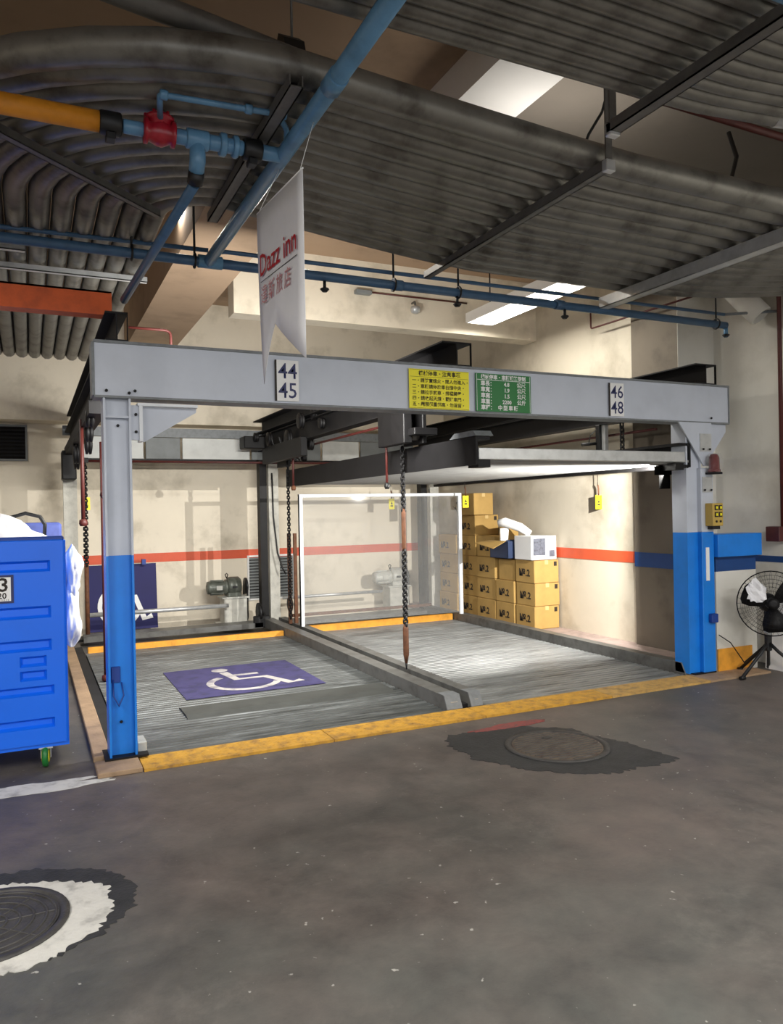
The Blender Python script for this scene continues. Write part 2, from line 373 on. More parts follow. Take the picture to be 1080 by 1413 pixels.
# ------------------------------------------------------------------ structure
fl = MB()
fl.box(-6, 9, -11, 0.03, -0.3, 0.0)          # drive aisle
fl.box(-6, 0.10, 0.03, 6.0, -0.3, 0.0)       # left of the lift
fl.box(0.10, 5.02, 0.03, 6.0, -0.3, -0.055)  # shallow pit under the decks
fl.box(5.02, 9, 0.03, 6.0, -0.3, 0.0)
struct(fl, 'floor', 'floor')
struct(MB().box(-6, 9, -11, 6.3, 4.45, 4.6), 'ceiling', 'ceil')
struct(MB().box(-6, 6.2, 6.0, 6.3, -0.3, 4.45), 'wall_back', 'wall')
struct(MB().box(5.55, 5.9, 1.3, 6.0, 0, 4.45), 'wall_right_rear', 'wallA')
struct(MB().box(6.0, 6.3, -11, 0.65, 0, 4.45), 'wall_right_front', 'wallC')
struct(MB().box(5.5, 6.3, 0.65, 1.3, 0, 4.45), 'wall_right_pillar', 'pillar_shade')  # side face carries shade in its colour, front face stays pale
struct(MB().box(5.5, 6.0, 0.646, 0.65, 0, 4.45), 'trim_1', 'wallC')
struct(MB().box(-6.3, -6, -11, 6.3, 0, 4.45), 'wall_left', 'wall')
# painted lines on the walls
struct(MB().box(0.15, 5.55, 5.994, 6.0, 0.895, 1.02), 'trim_2', 'orange_line')
struct(MB().box(5.544, 5.55, 1.3, 6.0, 0.925, 1.05), 'trim_3', 'orange_line')
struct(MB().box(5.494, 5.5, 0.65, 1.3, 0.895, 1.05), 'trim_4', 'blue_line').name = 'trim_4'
struct(MB().box(5.994, 6.0, -6, 0.62, 0.985, 1.045), 'trim_5', 'blue_line')
# concrete ceiling beams
struct(MB().box(-6, 5.55, 5.55, 6.0, 2.78, 4.45), 'trim_6', 'wall')
struct(MB().box(1.6, 5.55, 3.07, 3.32, 3.71, 4.45), 'trim_7', 'wall')
struct(MB().box(2.13, 2.60, -3.6, 0.9, 4.2, 4.45), 'trim_8', 'white_beam')
struct(MB().box(2.60, 6.0, -4.5, 0.6, 4.36, 4.45), 'trim_13', 'grey_slab')
struct(MB().box(0.75, 1.35, -0.2, 6.0, 3.75, 4.45), 'trim_9', 'ceil')
struct(MB().box(-6, 5.5, -2.1, -1.6, 4.25, 4.45), 'trim_10', 'ceil')
# low painted wall between the right post and the side wall, with a blue brace
struct(MB().box(5.245, 5.77, 0.0, 0.14, 0.0, 0.93), 'trim_10', 'wallC')
struct(MB().box(5.245, 5.77, 0.0, 0.14, 0.93, 1.068), 'trim_11', 'blue_line')
struct(MB().box(5.245, 5.69, -0.012, 0.0, 0.0, 0.22), 'trim_12', 'orange_bar')
single(MB().box(5.205, 5.775, -0.07, 0.14, 1.068, 1.275, 0.004), 'brace_beam', 'blue', 'short blue horizontal beam joining the right post to the side wall', 'beam', (5.5, 0.04, 1.07))
# raised kerbs
struct(MB().box(5.03, 5.55, 0.06, 6.0, 0.0, 0.05), 'trim_14', 'pink_curb')
# louvres
def louvre(name, label, x0, x1, z0, z1, y, n, loc, fm, sm):
    t = thing(name, label, 'vent', loc)
    f = MB(); w = 0.025
    f.box(x0, x1, y-0.03, y, z0, z0+w); f.box(x0, x1, y-0.03, y, z1-w, z1); f.box(x0, x0+w, y-0.03, y, z0+w, z1-w); f.box(x1-w, x1, y-0.03, y, z0+w, z1-w)
    f.build('frame', fm, t)
    MB().box(x0+w, x1-w, y-0.004, y, z0+w, z1-w).build('backing', 'dark_void', t)
    me = None
    for i in range(n):
        z = z0+w+(z1-z0-2*w)*(i+0.5)/n; h = (z1-z0-2*w)/n*0.5
        if me is None:
            o = MB().add([(x0+w, y-0.026, z-h*.5), (x1-w, y-0.026, z-h*.5), (x1-w, y-0.008, z+h*.5), (x0+w, y-0.008, z+h*.5),
                          (x0+w, y-0.023, z-h*.8), (x1-w, y-0.023, z-h*.8), (x1-w, y-0.005, z+h*.2), (x0+w, y-0.005, z+h*.2)],
                         [(0, 1, 2, 3), (4, 5, 6, 7), (0, 1, 5, 4), (2, 3, 7, 6), (0, 3, 7, 4), (1, 2, 6, 5)]).build('slat', sm, t)
            me = o; zz = z
        else:
            c = me.copy(); C.objects.link(c); c.parent = t; c.location = me.location+Vector((0, 0, z-zz))
louvre('wall_louvre', 'white framed wall louvre behind the middle rear post', 2.45, 3.17, 0.27, 0.93, 6.0, 14, (2.8, 6.0, 0.27), 'white', 'duct_grey')
louvre('wall_louvre', 'dark louvre high on the back wall above the blue cart', -1.3, -0.43, 2.29, 2.76, 6.0, 9, (-0.85, 6.0, 2.29), 'duct_grey', 'dark_steel')

# yellow chequered kerb strip along the lift front, in separate plates
xs = [0.17, 1.4, 2.6, 3.8, 4.9, 5.66]
kt = thing('kerb_strip', 'yellow chequered steel strip along the front edge of the parking decks', 'kerb', (2.6, -0.13, 0))
for a, b in zip(xs, xs[1:]):
    mb = MB().box(a+0.003, b-0.003, -0.235, 0.03, 0.0, 0.018)
    for i in range(int((b-a)/0.05)):
        for j in range(5):
            x = a+0.03+i*0.05; y = -0.205+j*0.05; s = 1 if (i+j) % 2 else -1
            mb.add([(x-.014, y-.008*s-.003, .018), (x+.014, y+.008*s-.003, .018), (x+.014, y+.008*s+.003, .018), (x-.014, y-.008*s+.003, .018), (x, y, .0215)],
                   [(0, 1, 4), (1, 2, 4), (2, 3, 4), (3, 0, 4)])
    mb.build('plate', 'yellow_curb' if a < 3 else ('yellow_worn' if a < 4.8 else 'tan'), kt)
single(MB().box(-0.09, 0.165, -0.235, 0.02, 0, 0.03, 0.004), 'kerb_block', 'tan', 'bare tan kerb block under the left front post', 'kerb', (0.04, -0.11, 0))
single(MB().box(-0.09, 0.015, 0.09, 4.7, 0, 0.04, 0.005), 'kerb_board', 'tan', 'long worn tan kerb board running back from the left front post', 'kerb', (-0.04, 2.4, 0))

# ------------------------------------------------------------------ parking machine (one welded frame with parts)
pm = thing('parking_lift', 'grey and blue steel frame of the two-level parking lift', 'parking lift', (2.6, 0.0, 0))
# front beam: face plate, flanges, end plate
fb = MB(); fb.box(-0.045, 5.44, 0.0, 0.012, 2.30, 2.63); fb.box(-0.045, 5.44, 0.14, 0.152, 2.30, 2.63)
fb.build('front_beam', 'beam', pm)
fb = MB(); fb.box(-0.05, 5.45, -0.012, 0.165, 2.628, 2.645); fb.box(-0.05, 5.45, -0.008, 0.165, 2.288, 2.302)
fb.build('beam_flange', 'beam_edge', pm)
MB().box(5.44, 5.455, -0.006, 0.16, 2.30, 2.63).build('end_plate', 'beam_edge', pm)
MB().box(-0.062, -0.045, -0.006, 0.16, 2.30, 2.63).build('end_plate', 'beam_edge', pm)
def post(x0, x1, y0, y1, zb, web_y, top):
    w = MB()
    for (a, b, m, nm) in ((0.03, zb, 'blue', 'post_lower'), (zb, top, 'beam', 'post_upper')):
        q = MB(); q.box(x0, x0+0.013, y0, y1, a, b); q.box(x1-0.013, x1, y0, y1, a, b); q.box(x0+0.013, x1-0.013, web_y, web_y+0.01, a, b)
        q.build(nm, m, pm)
post(0.0, 0.165, 0.0, 0.17, 1.30, 0.055, 2.288)
post(4.90, 5.085, 0.0, 0.17, 1.30, 0.02, 2.288)
# right post front channel (the bright box section carrying the controls)
MB().box(5.05, 5.20, -0.03, 0.14, 0.03, 1.30, 0.006).build('post_channel', 'blue', pm)
MB().box(5.05, 5.20, -0.03, 0.14, 1.30, 1.88, 0.006).build('post_channel', 'beam', pm)
MB().box(5.09, 5.13, -0.036, -0.03, 0.86, 1.16).build('label_strip', 'white', pm)
MB().box(5.11, 5.19, -0.075, -0.03, 0.48, 0.56, 0.006).build('hook_plate', 'bin_dark', pm)
for (x, y) in ((0.0, 0.0), (4.98, 0.0)):
    MB().box(x-0.03, x+0.23, y-0.02, y+0.21, 0.0 if x else 0.03, 0.03 if x else 0.042).build('base_plate', 'dark_steel', pm)
MB().box(0.013, 0.152, 0.01, 0.055, 2.165, 2.18).build('stiffener', 'beam', pm)
# gusset brackets
def gusset(poly, y0, y1, nm='gusset'):
    MB().prism(poly, 1, y0, y1).build(nm, 'beam', pm)
gusset([(0.225, 2.245), (0.58, 2.245), (0.58, 2.22), (0.25, 2.02), (0.225, 2.02)], 0.045, 0.06)
MB().box(0.205, 0.58, -0.01, 0.12, 2.245, 2.262).build('gusset_flange', 'frame_white', pm)
MB().box(0.215, 0.235, -0.005, 0.11, 2.02, 2.245).build('gusset_flange', 'frame_white', pm)
MB().box(0.165, 0.225, 0.02, 0.045, 2.03, 2.25).build('bolt_plate', 'beam', pm)
gusset([(4.80, 2.29), (5.20, 2.29), (5.20, 1.90), (5.10, 1.90)], -0.02, -0.006)
gusset([(5.20, 2.29), (5.44, 2.29), (5.44, 2.22), (5.24, 1.98), (5.20, 1.98)], 0.03, 0.05)
MB().box(5.05, 5.19, -0.028, -0.02, 2.03, 2.19).build('data_plate', 'bright_steel', pm)
MB().box(5.06, 5.18, -0.036, -0.03, 1.66, 1.80).build('data_plate', 'bright_steel', pm)
bolt = None
for (x, y, z) in ((0.195, 0.012, 2.19), (0.195, 0.012, 2.08), (0.02, -0.014, 2.33), (0.155, -0.014, 2.32), (0.19, -0.014, 2.335), (5.08, -0.034, 2.05), (5.16, -0.034, 2.05),
                  (5.08, -0.042, 1.68), (5.16, -0.042, 1.68), (5.20, -0.02, 2.335), (0.09, 0.047, 2.12), (0.075, 0.047, 0.25)):
    if bolt is None:
        bolt = MB().lathe([(0.010, 0), (0.010, 0.008), (0.006, 0.012)], (0, 0, 0), (0, -1, 0), 6).build('bolt', 'dark_steel', pm, (0, 0, 0)); bolt.location = Vector((x, y, z))-pm.location
    else:
        c = bolt.copy(); C.objects.link(c); c.location = Vector((x, y, z))-pm.location
for z in (2.06,):
    pass
# cable clip on left post
cb = MB().box(0.02, 0.075, 0.04, 0.055, 0.50, 0.60, 0.003); cb.tube([(0.03, 0.04, .52), (0.03, 0.02, .42), (0.06, 0.01, .36), (0.09, 0.02, .42), (0.08, 0.04, .50)], 0.005, 6)
cb.build('cable_clip', 'bin_dark', pm)
# longitudinal beams (lower) and I-beams on top
for xc in (0.06, 2.53, 5.02):
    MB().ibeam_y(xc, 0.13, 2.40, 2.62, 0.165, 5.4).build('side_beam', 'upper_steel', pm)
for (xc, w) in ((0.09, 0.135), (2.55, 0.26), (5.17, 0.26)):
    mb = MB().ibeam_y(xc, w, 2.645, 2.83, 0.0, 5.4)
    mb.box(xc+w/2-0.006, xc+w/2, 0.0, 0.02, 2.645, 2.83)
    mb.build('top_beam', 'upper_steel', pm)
# rear cross beam and panels
MB().box(-0.03, 5.25, 5.36, 5.44, 2.58, 2.70).build('rear_beam', 'beam_edge', pm)
rp_ = [0.16, 0.95, 1.42, 2.36, 3.40, 4.0, 4.9]
for i, (a, b) in enumerate(zip(rp_, rp_[1:])):
    MB().box(a+0.015, b-0.015, 5.33, 5.36, 2.29, 2.57, 0.004).build('panel', 'duct_grey' if i % 2 else 'duct_pale', pm)
MB().box(0.1, 5.1, 5.36, 5.42, 2.25, 2.29).build('rear_rail', 'dark_steel', pm)
# rear posts
def rear_post(x0, x1, xd, dark):
    MB().box(x0, x1, 5.25, 5.37, 0, 2.28).build('rear_post', 'plinth', pm)
    if dark: MB().box(xd, xd+0.10, 5.20, 5.34, 0, 2.28).build('post_channel', 'dark_steel', pm)
rear_post(-0.04, 0.12, 0, False)
rear_post(2.58, 2.72, 2.44, True)
rear_post(5.12, 5.27, 4.94, True)
for x in (0.02, 2.64, 5.1):
    MB().box(x-0.14, x+0.2, 5.1, 5.4, 0, 0.03).build('base_plate', 'dark_steel', pm)
# pallet guide rails on the ground
def rail(x0, x1, y1, zt=0.115):
    MB().prism([(0.10, 0.0), (0.05, 0.02), (0.10, zt), (y1, zt), (y1, 0.0)], 0, x0, x1).build('guide_rail', 'rail', pm)
    MB().prism([(0.045, 0.004), (0.038, 0.02), (0.088, zt+0.004), (0.20, zt+0.004), (0.20, zt), (0.10, zt)], 0, x0-0.002, x1+0.002).build('rail_cap', 'beam_edge', pm)
for x0_, x1_ in ((2.43, 2.56), (2.645, 2.745), (4.90, 5.015)):
    MB().prism([(0.046, 0.020), (0.042, 0.022), (0.092, 0.117), (0.098, 0.117)], 0, x0_+0.006, x1_-0.006).build('rail_end_plate', 'duct_grey', pm)
    MB().box(x0_+0.04, x1_-0.03, 0.060, 0.068, 0.06, 0.07).build('bolt', 'bright_steel', pm)
rail(2.43, 2.56, 5.1); rail(2.645, 2.745, 5.1); rail(4.90, 5.015, 5.1)
MB().box(2.56, 2.645, 0.10, 5.1, -0.05, 0.03).build('drain_channel', 'dark_void', pm)
MB().box(0.02, 0.11, 0.10, 4.7, -0.05, 0.004).build('drain_channel', 'dark_void', pm)
# shafts at the back
MB().tube([(0.2, 5.3, 0.30), (2.0, 5.3, 0.30)], 0.028, 12).build('drive_shaft', 'bright_steel', pm)
MB().tube([(2.8, 5.4, 0.34), (4.35, 5.4, 0.34)], 0.022, 12).build('drive_shaft', 'bright_steel', pm)
MB().box(0.15, 2.4, 5.02, 5.30, 0, 0.07).build('sill', 'rail', pm)
MB().box(2.75, 4.95, 5.0, 5.34, 0, 0.05).build('sill', 'rail', pm)
MB().box(2.8, 4.95, 4.95, 4.99, 0.12, 0.16).build('cross_bar', 'rust', pm)
# rust red tie rods at the middle post and left of the lift
for x in (2.60, 2.68):
    MB().box(x-0.02, x+0.02, 4.42, 4.46, 0.115, 1.28).build('limit_post', 'rust', pm)

# decks
def deck(name, label, x0, x1, y0, y1, z, mat, loc, n):
    t = thing(name, label, 'platform', loc)
    pitch = 0.06; w = (y1-y0)/n
    for k in range(n):
        a = y0+k*w+0.003; b = y0+(k+1)*w-0.003; m = int((b-a)/pitch); q = (b-a)/m
        prof = []
        for i in range(m):
            s = a+i*q; prof += [(s, z), (s+q*.55, z), (s+q*.65, z-.008), (s+q*.9, z-.008)]
        prof.append((b, z)); prof += [(b, z-.02), (a, z-.02)]
        MB().prism(prof, 0, x0, x1).build('deck_panel', mat, t)
    return t
dl = deck('parking_deck', 'dark grey ribbed ground deck with purple wheelchair panel in left bay', 0.12, 2.425, 0.045, 4.15, 0.012, 'deck_dark', (1.27, 2.1, -0.01), 7)
MB().box(0.12, 2.425, 0.045, 4.15, -0.05, -0.012).build('subframe', 'dark_steel', dl)
MB().box(0.14, 2.42, 4.15, 4.21, 0.0, 0.075, 0.006).build('stop_bar', 'orange_bar', dl)
mt = MB().box(0.72, 1.95, 1.40, 2.62, 0.0125, 0.0165).build('painted_panel', 'purple', dl)
wheelchair((1.36, 1.98, 0.0170), (1, 0, 0), (0, 1, 0), (0, 0, 1), 1.12, 'symbol', mt)
MB().prism([(0.78, 0.012), (0.86, 0.028), (1.10, 0.028), (1.18, 0.012)], 0, 0.62, 2.35).build('ramp_plate', 'ramp', dl)
MB().box(0.17, 0.23, 0.06, 0.22, 0.012, 0.10, 0.006).build('corner_bracket', 'pale_cast', dl)
dr = deck('parking_deck', 'pale silver ribbed ground deck in right bay below the raised platform', 2.75, 4.895, 0.045, 4.22, 0.012, 'deck', (3.82, 2.1, -0.01), 7)
MB().box(2.75, 4.895, 0.045, 4.22, -0.05, -0.012).build('subframe', 'dark_steel', dr)
MB().box(2.77, 4.89, 4.22, 4.28, 0.0, 0.095, 0.006).build('stop_bar', 'orange_bar', dr)

# raised platform in right bay
up_ = thing('raised_platform', 'raised car platform held overhead in right bay with charcoal side beam', 'platform', (3.75, 2.3, 1.9))
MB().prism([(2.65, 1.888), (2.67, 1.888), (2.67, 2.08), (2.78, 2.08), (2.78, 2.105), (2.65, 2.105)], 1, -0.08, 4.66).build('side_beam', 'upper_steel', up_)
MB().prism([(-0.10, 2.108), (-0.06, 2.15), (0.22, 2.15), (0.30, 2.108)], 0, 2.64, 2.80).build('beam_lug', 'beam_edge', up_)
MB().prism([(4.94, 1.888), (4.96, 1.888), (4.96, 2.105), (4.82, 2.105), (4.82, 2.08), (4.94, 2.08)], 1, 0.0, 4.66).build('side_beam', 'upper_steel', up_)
MB().box(2.69, 4.83, -0.06, -0.02, 1.93, 2.02, 0.004).build('front_edge', 'bright_steel', up_)
MB().box(2.69, 2.80, -0.05, 0.1, 1.87, 1.93).build('rail_end', 'dark_steel', up_)
MB().box(4.72, 4.82, -0.05, 0.1, 1.86, 1.92).build('rail_end', 'dark_steel', up_)
k = 7; w = 4.6/k
for i in range(k):
    a = 0.0+i*w+0.003; b = a+w-0.006; prof = []; m = 9; q = (b-a)/m
    for j in range(m): s = a+j*q; prof += [(s, 1.93), (s+q*.5, 1.93), (s+q*.6, 1.915), (s+q*.9, 1.915)]
    prof += [(b, 1.93), (b, 1.95), (a, 1.95)]
    MB().prism(prof, 0, 2.675, 4.935).build('deck_panel', 'underside', up_)
MB().box(4.83, 4.93, 0.0, 4.6, 1.88, 1.91).build('lower_rail', 'dark_steel', up_)

fh = thing('floodlight', 'small black floodlight housing, added to cut the beam, under the right end of the raised platform', 'light', (4.77, 0.14, 1.83))
hb = MB(); hb.box(4.69, 4.83, 0.10, 0.12, 1.825, 1.905); hb.box(4.82, 4.83, 0.12, 0.245, 1.70, 1.905); hb.box(4.69, 4.70, 0.12, 0.17, 1.825, 1.905)
hb.box(4.70, 4.82, 0.12, 0.182, 1.825, 1.831); hb.box(4.69, 4.83, 0.12, 0.24, 1.900, 1.906); hb.build('housing', 'matt_black', fh)  # plates added to keep the beam off the pillar and near deck
MB().lathe([(0.012, 0), (0.016, 0.004), (0.012, 0.02)], (4.77, 0.122, 1.87), (0, 1, 0), 12).build('lamp_socket', 'bright_steel', fh)

# ------------------------------------------------------------------ signs on the front beam
def plate(name, label, x0, x1, z0, z1, mat, y=-0.013):
    t = thing(name, label, 'sign', ((x0+x1)/2, y, z0))
    MB().box(x0, x1, y-0.004, y, z0, z1).build('panel', mat, t)
    return t
yy = -0.0185
X, NN = (1, 0, 0), (0, -1, 0)
for (x0, x1, a, b, lab) in ((1.115, 1.272, '44', '45', 'white number plate with 44 over 45 below the banner tip'), (4.03, 4.178, '46', '48', 'white number plate with 46 over 48 near the right post')):
    t = plate('number_plate', lab, x0, x1, 2.315, 2.595, 'white')
    lettering(a, 0.150, ((x0+x1)/2, yy, 2.470), X, NN, 'navy', t, 'CENTER', sx=0.92, bold=0.0008)
    lettering(b, 0.150, ((x0+x1)/2, yy, 2.337), X, NN, 'navy', t, 'CENTER', sx=0.92, bold=0.0008)
    MB().box(x0-0.012, x0, yy+0.001, yy+0.006, 2.315, 2.595).build('edge_strip', 'ink', t)
t = plate('notice_sign', 'yellow notice with five lines of dark characters on the grey beam', 2.125, 2.64, 2.305, 2.60, 'sign_yellow')
lettering('機械停車・注意事項', 0.040, (2.385, yy, 2.555), X, NN, 'ink', t, 'CENTER', bold=0.0008)
for i, s in enumerate(('一・請確實熄火・閒人勿進入・', '二・車輛請停於車台線中央・', '三・請拉手煞車・排檔歸零・', '四・請收起天線・關好車門・', '五・嚴禁超重超高・勿逗留・')):
    lettering(s, 0.034, (2.150, yy, 2.503-i*0.044), X, NN, 'ink', t, 'LEFT', sx=1.03, bold=0.0006)
f = MB(); f.box(2.135, 2.63, yy+0.001, yy+0.0015, 2.541, 2.543)
for zz in (2.31, 2.594): f.box(2.13, 2.635, yy+0.001, yy+0.0015, zz, zz+0.002)
f.build('ruled_line', 'ink', t)
t = plate('size_limit_sign', 'green vehicle size limit sign with white characters on the grey beam', 2.70, 3.215, 2.305, 2.60, 'sign_green')
lettering('機械停車・車輛規格限制', 0.038, (2.957, yy, 2.560), X, NN, 'white', t, 'CENTER', bold=0.0012)
for i, (a, b, c) in enumerate((('車長：', '4.8', '公尺'), ('車寬：', '1.9', '公尺'), ('車高：', '1.5', '公尺'), ('車重：', '2200', '公斤'), ('車種：', '中型車輛', ''))):
    z = 2.508-i*0.0465
    lettering(a, 0.042, (2.745, yy, z), X, NN, 'white', t, 'LEFT', bold=0.0012)
    lettering(b, 0.042, (2.985, yy, z), X, NN, 'white', t, 'CENTER' if i < 4 else 'LEFT', bold=0.0012, sx=1.0 if i < 4 else 0.98) if i < 4 else lettering(b, 0.042, (2.90, yy, z), X, NN, 'white', t, 'LEFT', bold=0.0012, spacing=1.35)
    if c: lettering(c, 0.042, (3.08, yy, z), X, NN, 'white', t, 'LEFT', bold=0.0012)
f = MB(); f.box(2.71, 3.205, yy+0.001, yy+0.0015, 2.549, 2.553)
for xx in (2.709, 3.204): f.box(xx, xx+0.003, yy+0.001, yy+0.0015, 2.31, 2.595)
f.build('ruled_line', 'white', t)

# banner
bt = thing('hanging_banner', 'white swallow-tailed hotel banner with red lettering hanging before the beam', 'banner', (0.61, -1.75, 2.0))
A = Vector((0.628, -2.03, 0)); B = Vector((0.587, -1.475, 0)); u = (A-B)   # reading direction: from far edge to near edge
W = u.length; u.normalize(); nb = Vector((0, 0, 1)).cross(u); nb = -nb if nb.x > 0 else nb
def BP(s, z, h=0): return B+u*s+Vector((0, 0, z))+nb*h
pl = [(0, 2.985), (W, 2.985), (W, 2.19), (W*.47, 2.40), (0, 2.17)]
nS = 8
# gently curved sheet
top, bot = [], []
vs = []; fs = []
def bz(s): # bottom edge
    k = s/W
    return 2.17+(2.40-2.17)*k/.47 if k < .47 else 2.40+(2.19-2.40)*(k-.47)/.53
cols = [0, .12, .24, .36, .47, .6, .73, .87, 1.0]
for h in (0, 0.002):
    for kk in cols:
        s = kk*W; zb = bz(s)
        for j in range(7):
            z = 2.985+(zb-2.985)*j/6; curl = 0.03*(j/6)**2*math.sin(kk*PI*1.0)-0.02*(j/6)**2*(1-kk)
            vs.append(BP(s, z, curl+h))
n1 = len(cols)*7
for h in (0, 1):
    for i in range(len(cols)-1):
        for j in range(6):
            a = h*n1+i*7+j; fs.append((a, a+1, a+8, a+7))
for i in range(len(cols)-1):
    for j in (0, 6): a = i*7+j; fs.append((a, a+7, a+7+n1, a+n1))
for i in (0, len(cols)-1):
    for j in range(6): a = i*7+j; fs.append((a, a+1, a+1+n1, a+n1))
MB().add(vs, fs, True).build('cloth', 'cloth', bt)
lettering('Dazz inn', 0.144, BP(0.05, 2.665, 0.012), u, nb, 'red_text', bt, 'LEFT', sx=0.90, bold=0.001)
mb = MB(); a, b = BP(0.06, 2.638, 0.010), BP(0.50, 2.638, 0.010); mb.tube([a, b], 0.0015, 4); mb.build('underline', 'ink', bt)
lettering('達斯旅店', 0.095, BP(0.07, 2.535, 0.014), u, nb, 'pink_text', bt, 'LEFT', sx=0.85, bold=0.0005, spacing=1.38)
for s in (0.03, W-0.03):
    p = BP(s, 2.985); MB().tube([p, (0.69, p.y, 3.20)], 0.0015, 4).build('string', 'white', bt)
MB().tube([BP(0, 2.983), BP(W, 2.983)], 0.004, 6).build('top_rod', 'white', bt)

# ------------------------------------------------------------------ conduit banks overhead
ords = ['first', 'second', 'third', 'fourth', 'fifth', 'sixth', 'seventh', 'eighth', 'ninth', 'tenth', 'eleventh', 'twelfth', 'thirteenth']
def conduit_paths():
    z = 3.40
    for k in range(12):                       # k=0: inner (rear) pipe
        yl = -0.62-0.1275*k; yr = -0.15-0.155*k; xk = 0.30-0.128*k; rr = 0.30+0.125*k
        p = [(xk, 4.75, z+0.5), (xk, 4.72, z+0.25), (xk, 4.6, z+0.07), (xk, 4.4, z), (xk, 2.0, z)]
        p += [(0.60-(0.60-xk)*math.cos(math.radians(a)), -0.30-(-0.30-yl)*math.sin(math.radians(a)), z) for a in range(0, 91, 9)]
        for i in range(1, 7):
            t = i/6; s = 1-(1-t)**1.25; p.append((0.60+2.0*t, yl+(yr-yl)*s, z))
        p.append((4.1, yr, z))
        cy = -2.75; r = yr-cy
        p += arc((4.1, cy, z), r, 88, 10, 9)
        p.append((4.1+r*math.cos(math.radians(10))+0.3, cy-1.2, z))
        yield k, p
for k, p in conduit_paths():
    lab = 'dark %s conduit from the lift-side edge of the bank curving over the left post' % ords[k]
    if k == 11: lab = 'outermost dark conduit of the curved bank, farthest out of the bend'
    o = single(MB().tube([q for q in p if q[0] < 5.93], 0.0632 if k < 11 else 0.074, 10), 'conduit', 'conduit', lab, 'conduit', (p[10][0], p[10][1], 3.40), 'curved conduits over the lift')
z2 = 3.40
for k in range(22):
    y = -2.48-0.076*k; cy = -5.6; r = y-cy; xc = 2.25
    p = [(-1.5, y, z2), (0.5, y, z2), (xc, y, z2)]+arc((xc, cy, z2), r, 87, 20, 8)
    nm_ = ords[k] if k < 11 else (ords[21-k] if k < 21 else 'outermost')
    lab = ('slim %s conduit of the near bank at top right, counted from its lift-side edge' if k < 11 else 'slim %s conduit of the near bank at top right, counted from the aisle side') % nm_
    o = single(MB().tube(p, 0.036 if k % 7 else 0.040, 8), 'slim_conduit', 'conduit', lab, 'conduit', (xc, y, z2), 'slim conduits of the near bank')
    if k % 4 == 0:
        a = math.radians(78); c = Vector((xc+r*math.cos(a), cy+r*math.sin(a), z2)); d = Vector((math.sin(a), -math.cos(a), 0))
        MB().tube([c-d*.06, c+d*.06], 0.042, 10).build('coupling', 'bright_steel', o)
single(MB().tube([(-2.2, -2.45, 3.54), (-0.1, -2.0, 3.54), (0.95, -1.80, 3.53), (2.2, -1.62, 3.53), (5.0, -1.55, 3.53)], 0.05, 10), 'conduit', 'strut',
       'single dark conduit lying slantwise above the curved bank', 'conduit', (0, -2.0, 3.54))
# trapeze supports
def channel(name, a, b, w, h, mat, label, group=None, hang=None, loc=None):
    a, b = Vector(a), Vector(b); d = (b-a); ln = d.length; ang = math.atan2(d.y, d.x)
    t = thing(name, label, 'support', a, group)
    R = Matrix.Translation(a) @ Matrix.Rotation(ang, 4, 'Z')
    mb = MB(); mb.box(0, ln, -w/2, w/2, 0, 0.006, mat=R); mb.box(0, ln, -w/2, -w/2+0.006, 0, h, mat=R); mb.box(0, ln, w/2-0.006, w/2, 0, h, mat=R)
    mb.build('channel', mat, t)
    for q in (hang or []):
        MB().box(q[0]-0.02, q[0]+0.02, q[1]-0.005, q[1]+0.005, q[2]-0.03, 4.45).build('hanger', 'strut', t)
        MB().box(q[0]-0.03, q[0]+0.03, q[1]-0.02, q[1]+0.02, q[2]-0.04, q[2]+0.02, 0.004).build('end_clamp', 'bright_steel', t)
    return t
channel('conduit_support', (2.30, -1.98, 3.285), (2.30, 0.0, 3.285), 0.05, 0.05, 'strut', 'dark steel bar carrying the conduits left of the pale one', None, [(2.30, -1.99, 3.31)])
channel('conduit_support', (4.06, -1.98, 3.245), (4.06, 0.08, 3.245), 0.10, 0.09, 'bright_steel', 'wide pale steel channel carrying the conduits near right edge', None, [(4.06, -1.99, 3.29)])
channel('conduit_support', (2.06, -4.2, 3.285), (2.06, -2.28, 3.285), 0.06, 0.05, 'strut', 'dark steel bar under the near bank at top right', None, [(2.06, -2.29, 3.31)])
channel('conduit_support', (0.59, -2.08, 3.285), (0.59, -0.50, 3.285), 0.06, 0.05, 'strut', 'dark steel bar under the bend beside the blue fire pipe', None, [])
channel('conduit_support', (-1.2, -1.80, 3.285), (0.28, -0.46, 3.285), 0.045, 0.04, 'strut', 'diagonal steel bar under the conduit bend')
channel('conduit_support', (-1.4, 0.88, 3.285), (0.40, 0.88, 3.285), 0.045, 0.04, 'bright_steel', 'thin pale bar under the conduits just above the orange beam')
channel('conduit_support', (-1.4, 0.47, 3.285), (-0.42, 0.47, 3.285), 0.05, 0.04, 'bright_steel', 'short pale bar under the conduits at left edge')

# ------------------------------------------------------------------ piping
def elbowed(pts, r, mb=None, n=10, rad=0.06):
    """polyline with rounded corners"""
    P = [Vector(p) for p in pts]; out = [P[0]]
    for i in range(1, len(P)-1):
        a = (P[i-1]-P[i]).normalized(); b = (P[i+1]-P[i]).normalized()
        for t in (0, .25, .5, .75, 1):
            s = P[i]+a*rad*(1-t)**2+b*rad*t**2; out.append(s)
    out.append(P[-1]); mb = mb or MB(); mb.tube(out, r, n); return mb
fp = thing('fire_pipe', 'thick blue fire main crossing diagonally overhead and along above the beam', 'pipe', (0.69, 0.07, 3.24))
MB().tube([(0.69, -3.35, 3.24), (0.69, 0.09, 3.24)], 0.037, 14).build('branch_main', 'pipe_blue', fp)
MB().tube([(-2.5, 0.09, 3.24), (5.56, 0.11, 3.24)], 0.033, 12).build('cross_main', 'pipe_dblue', fp)
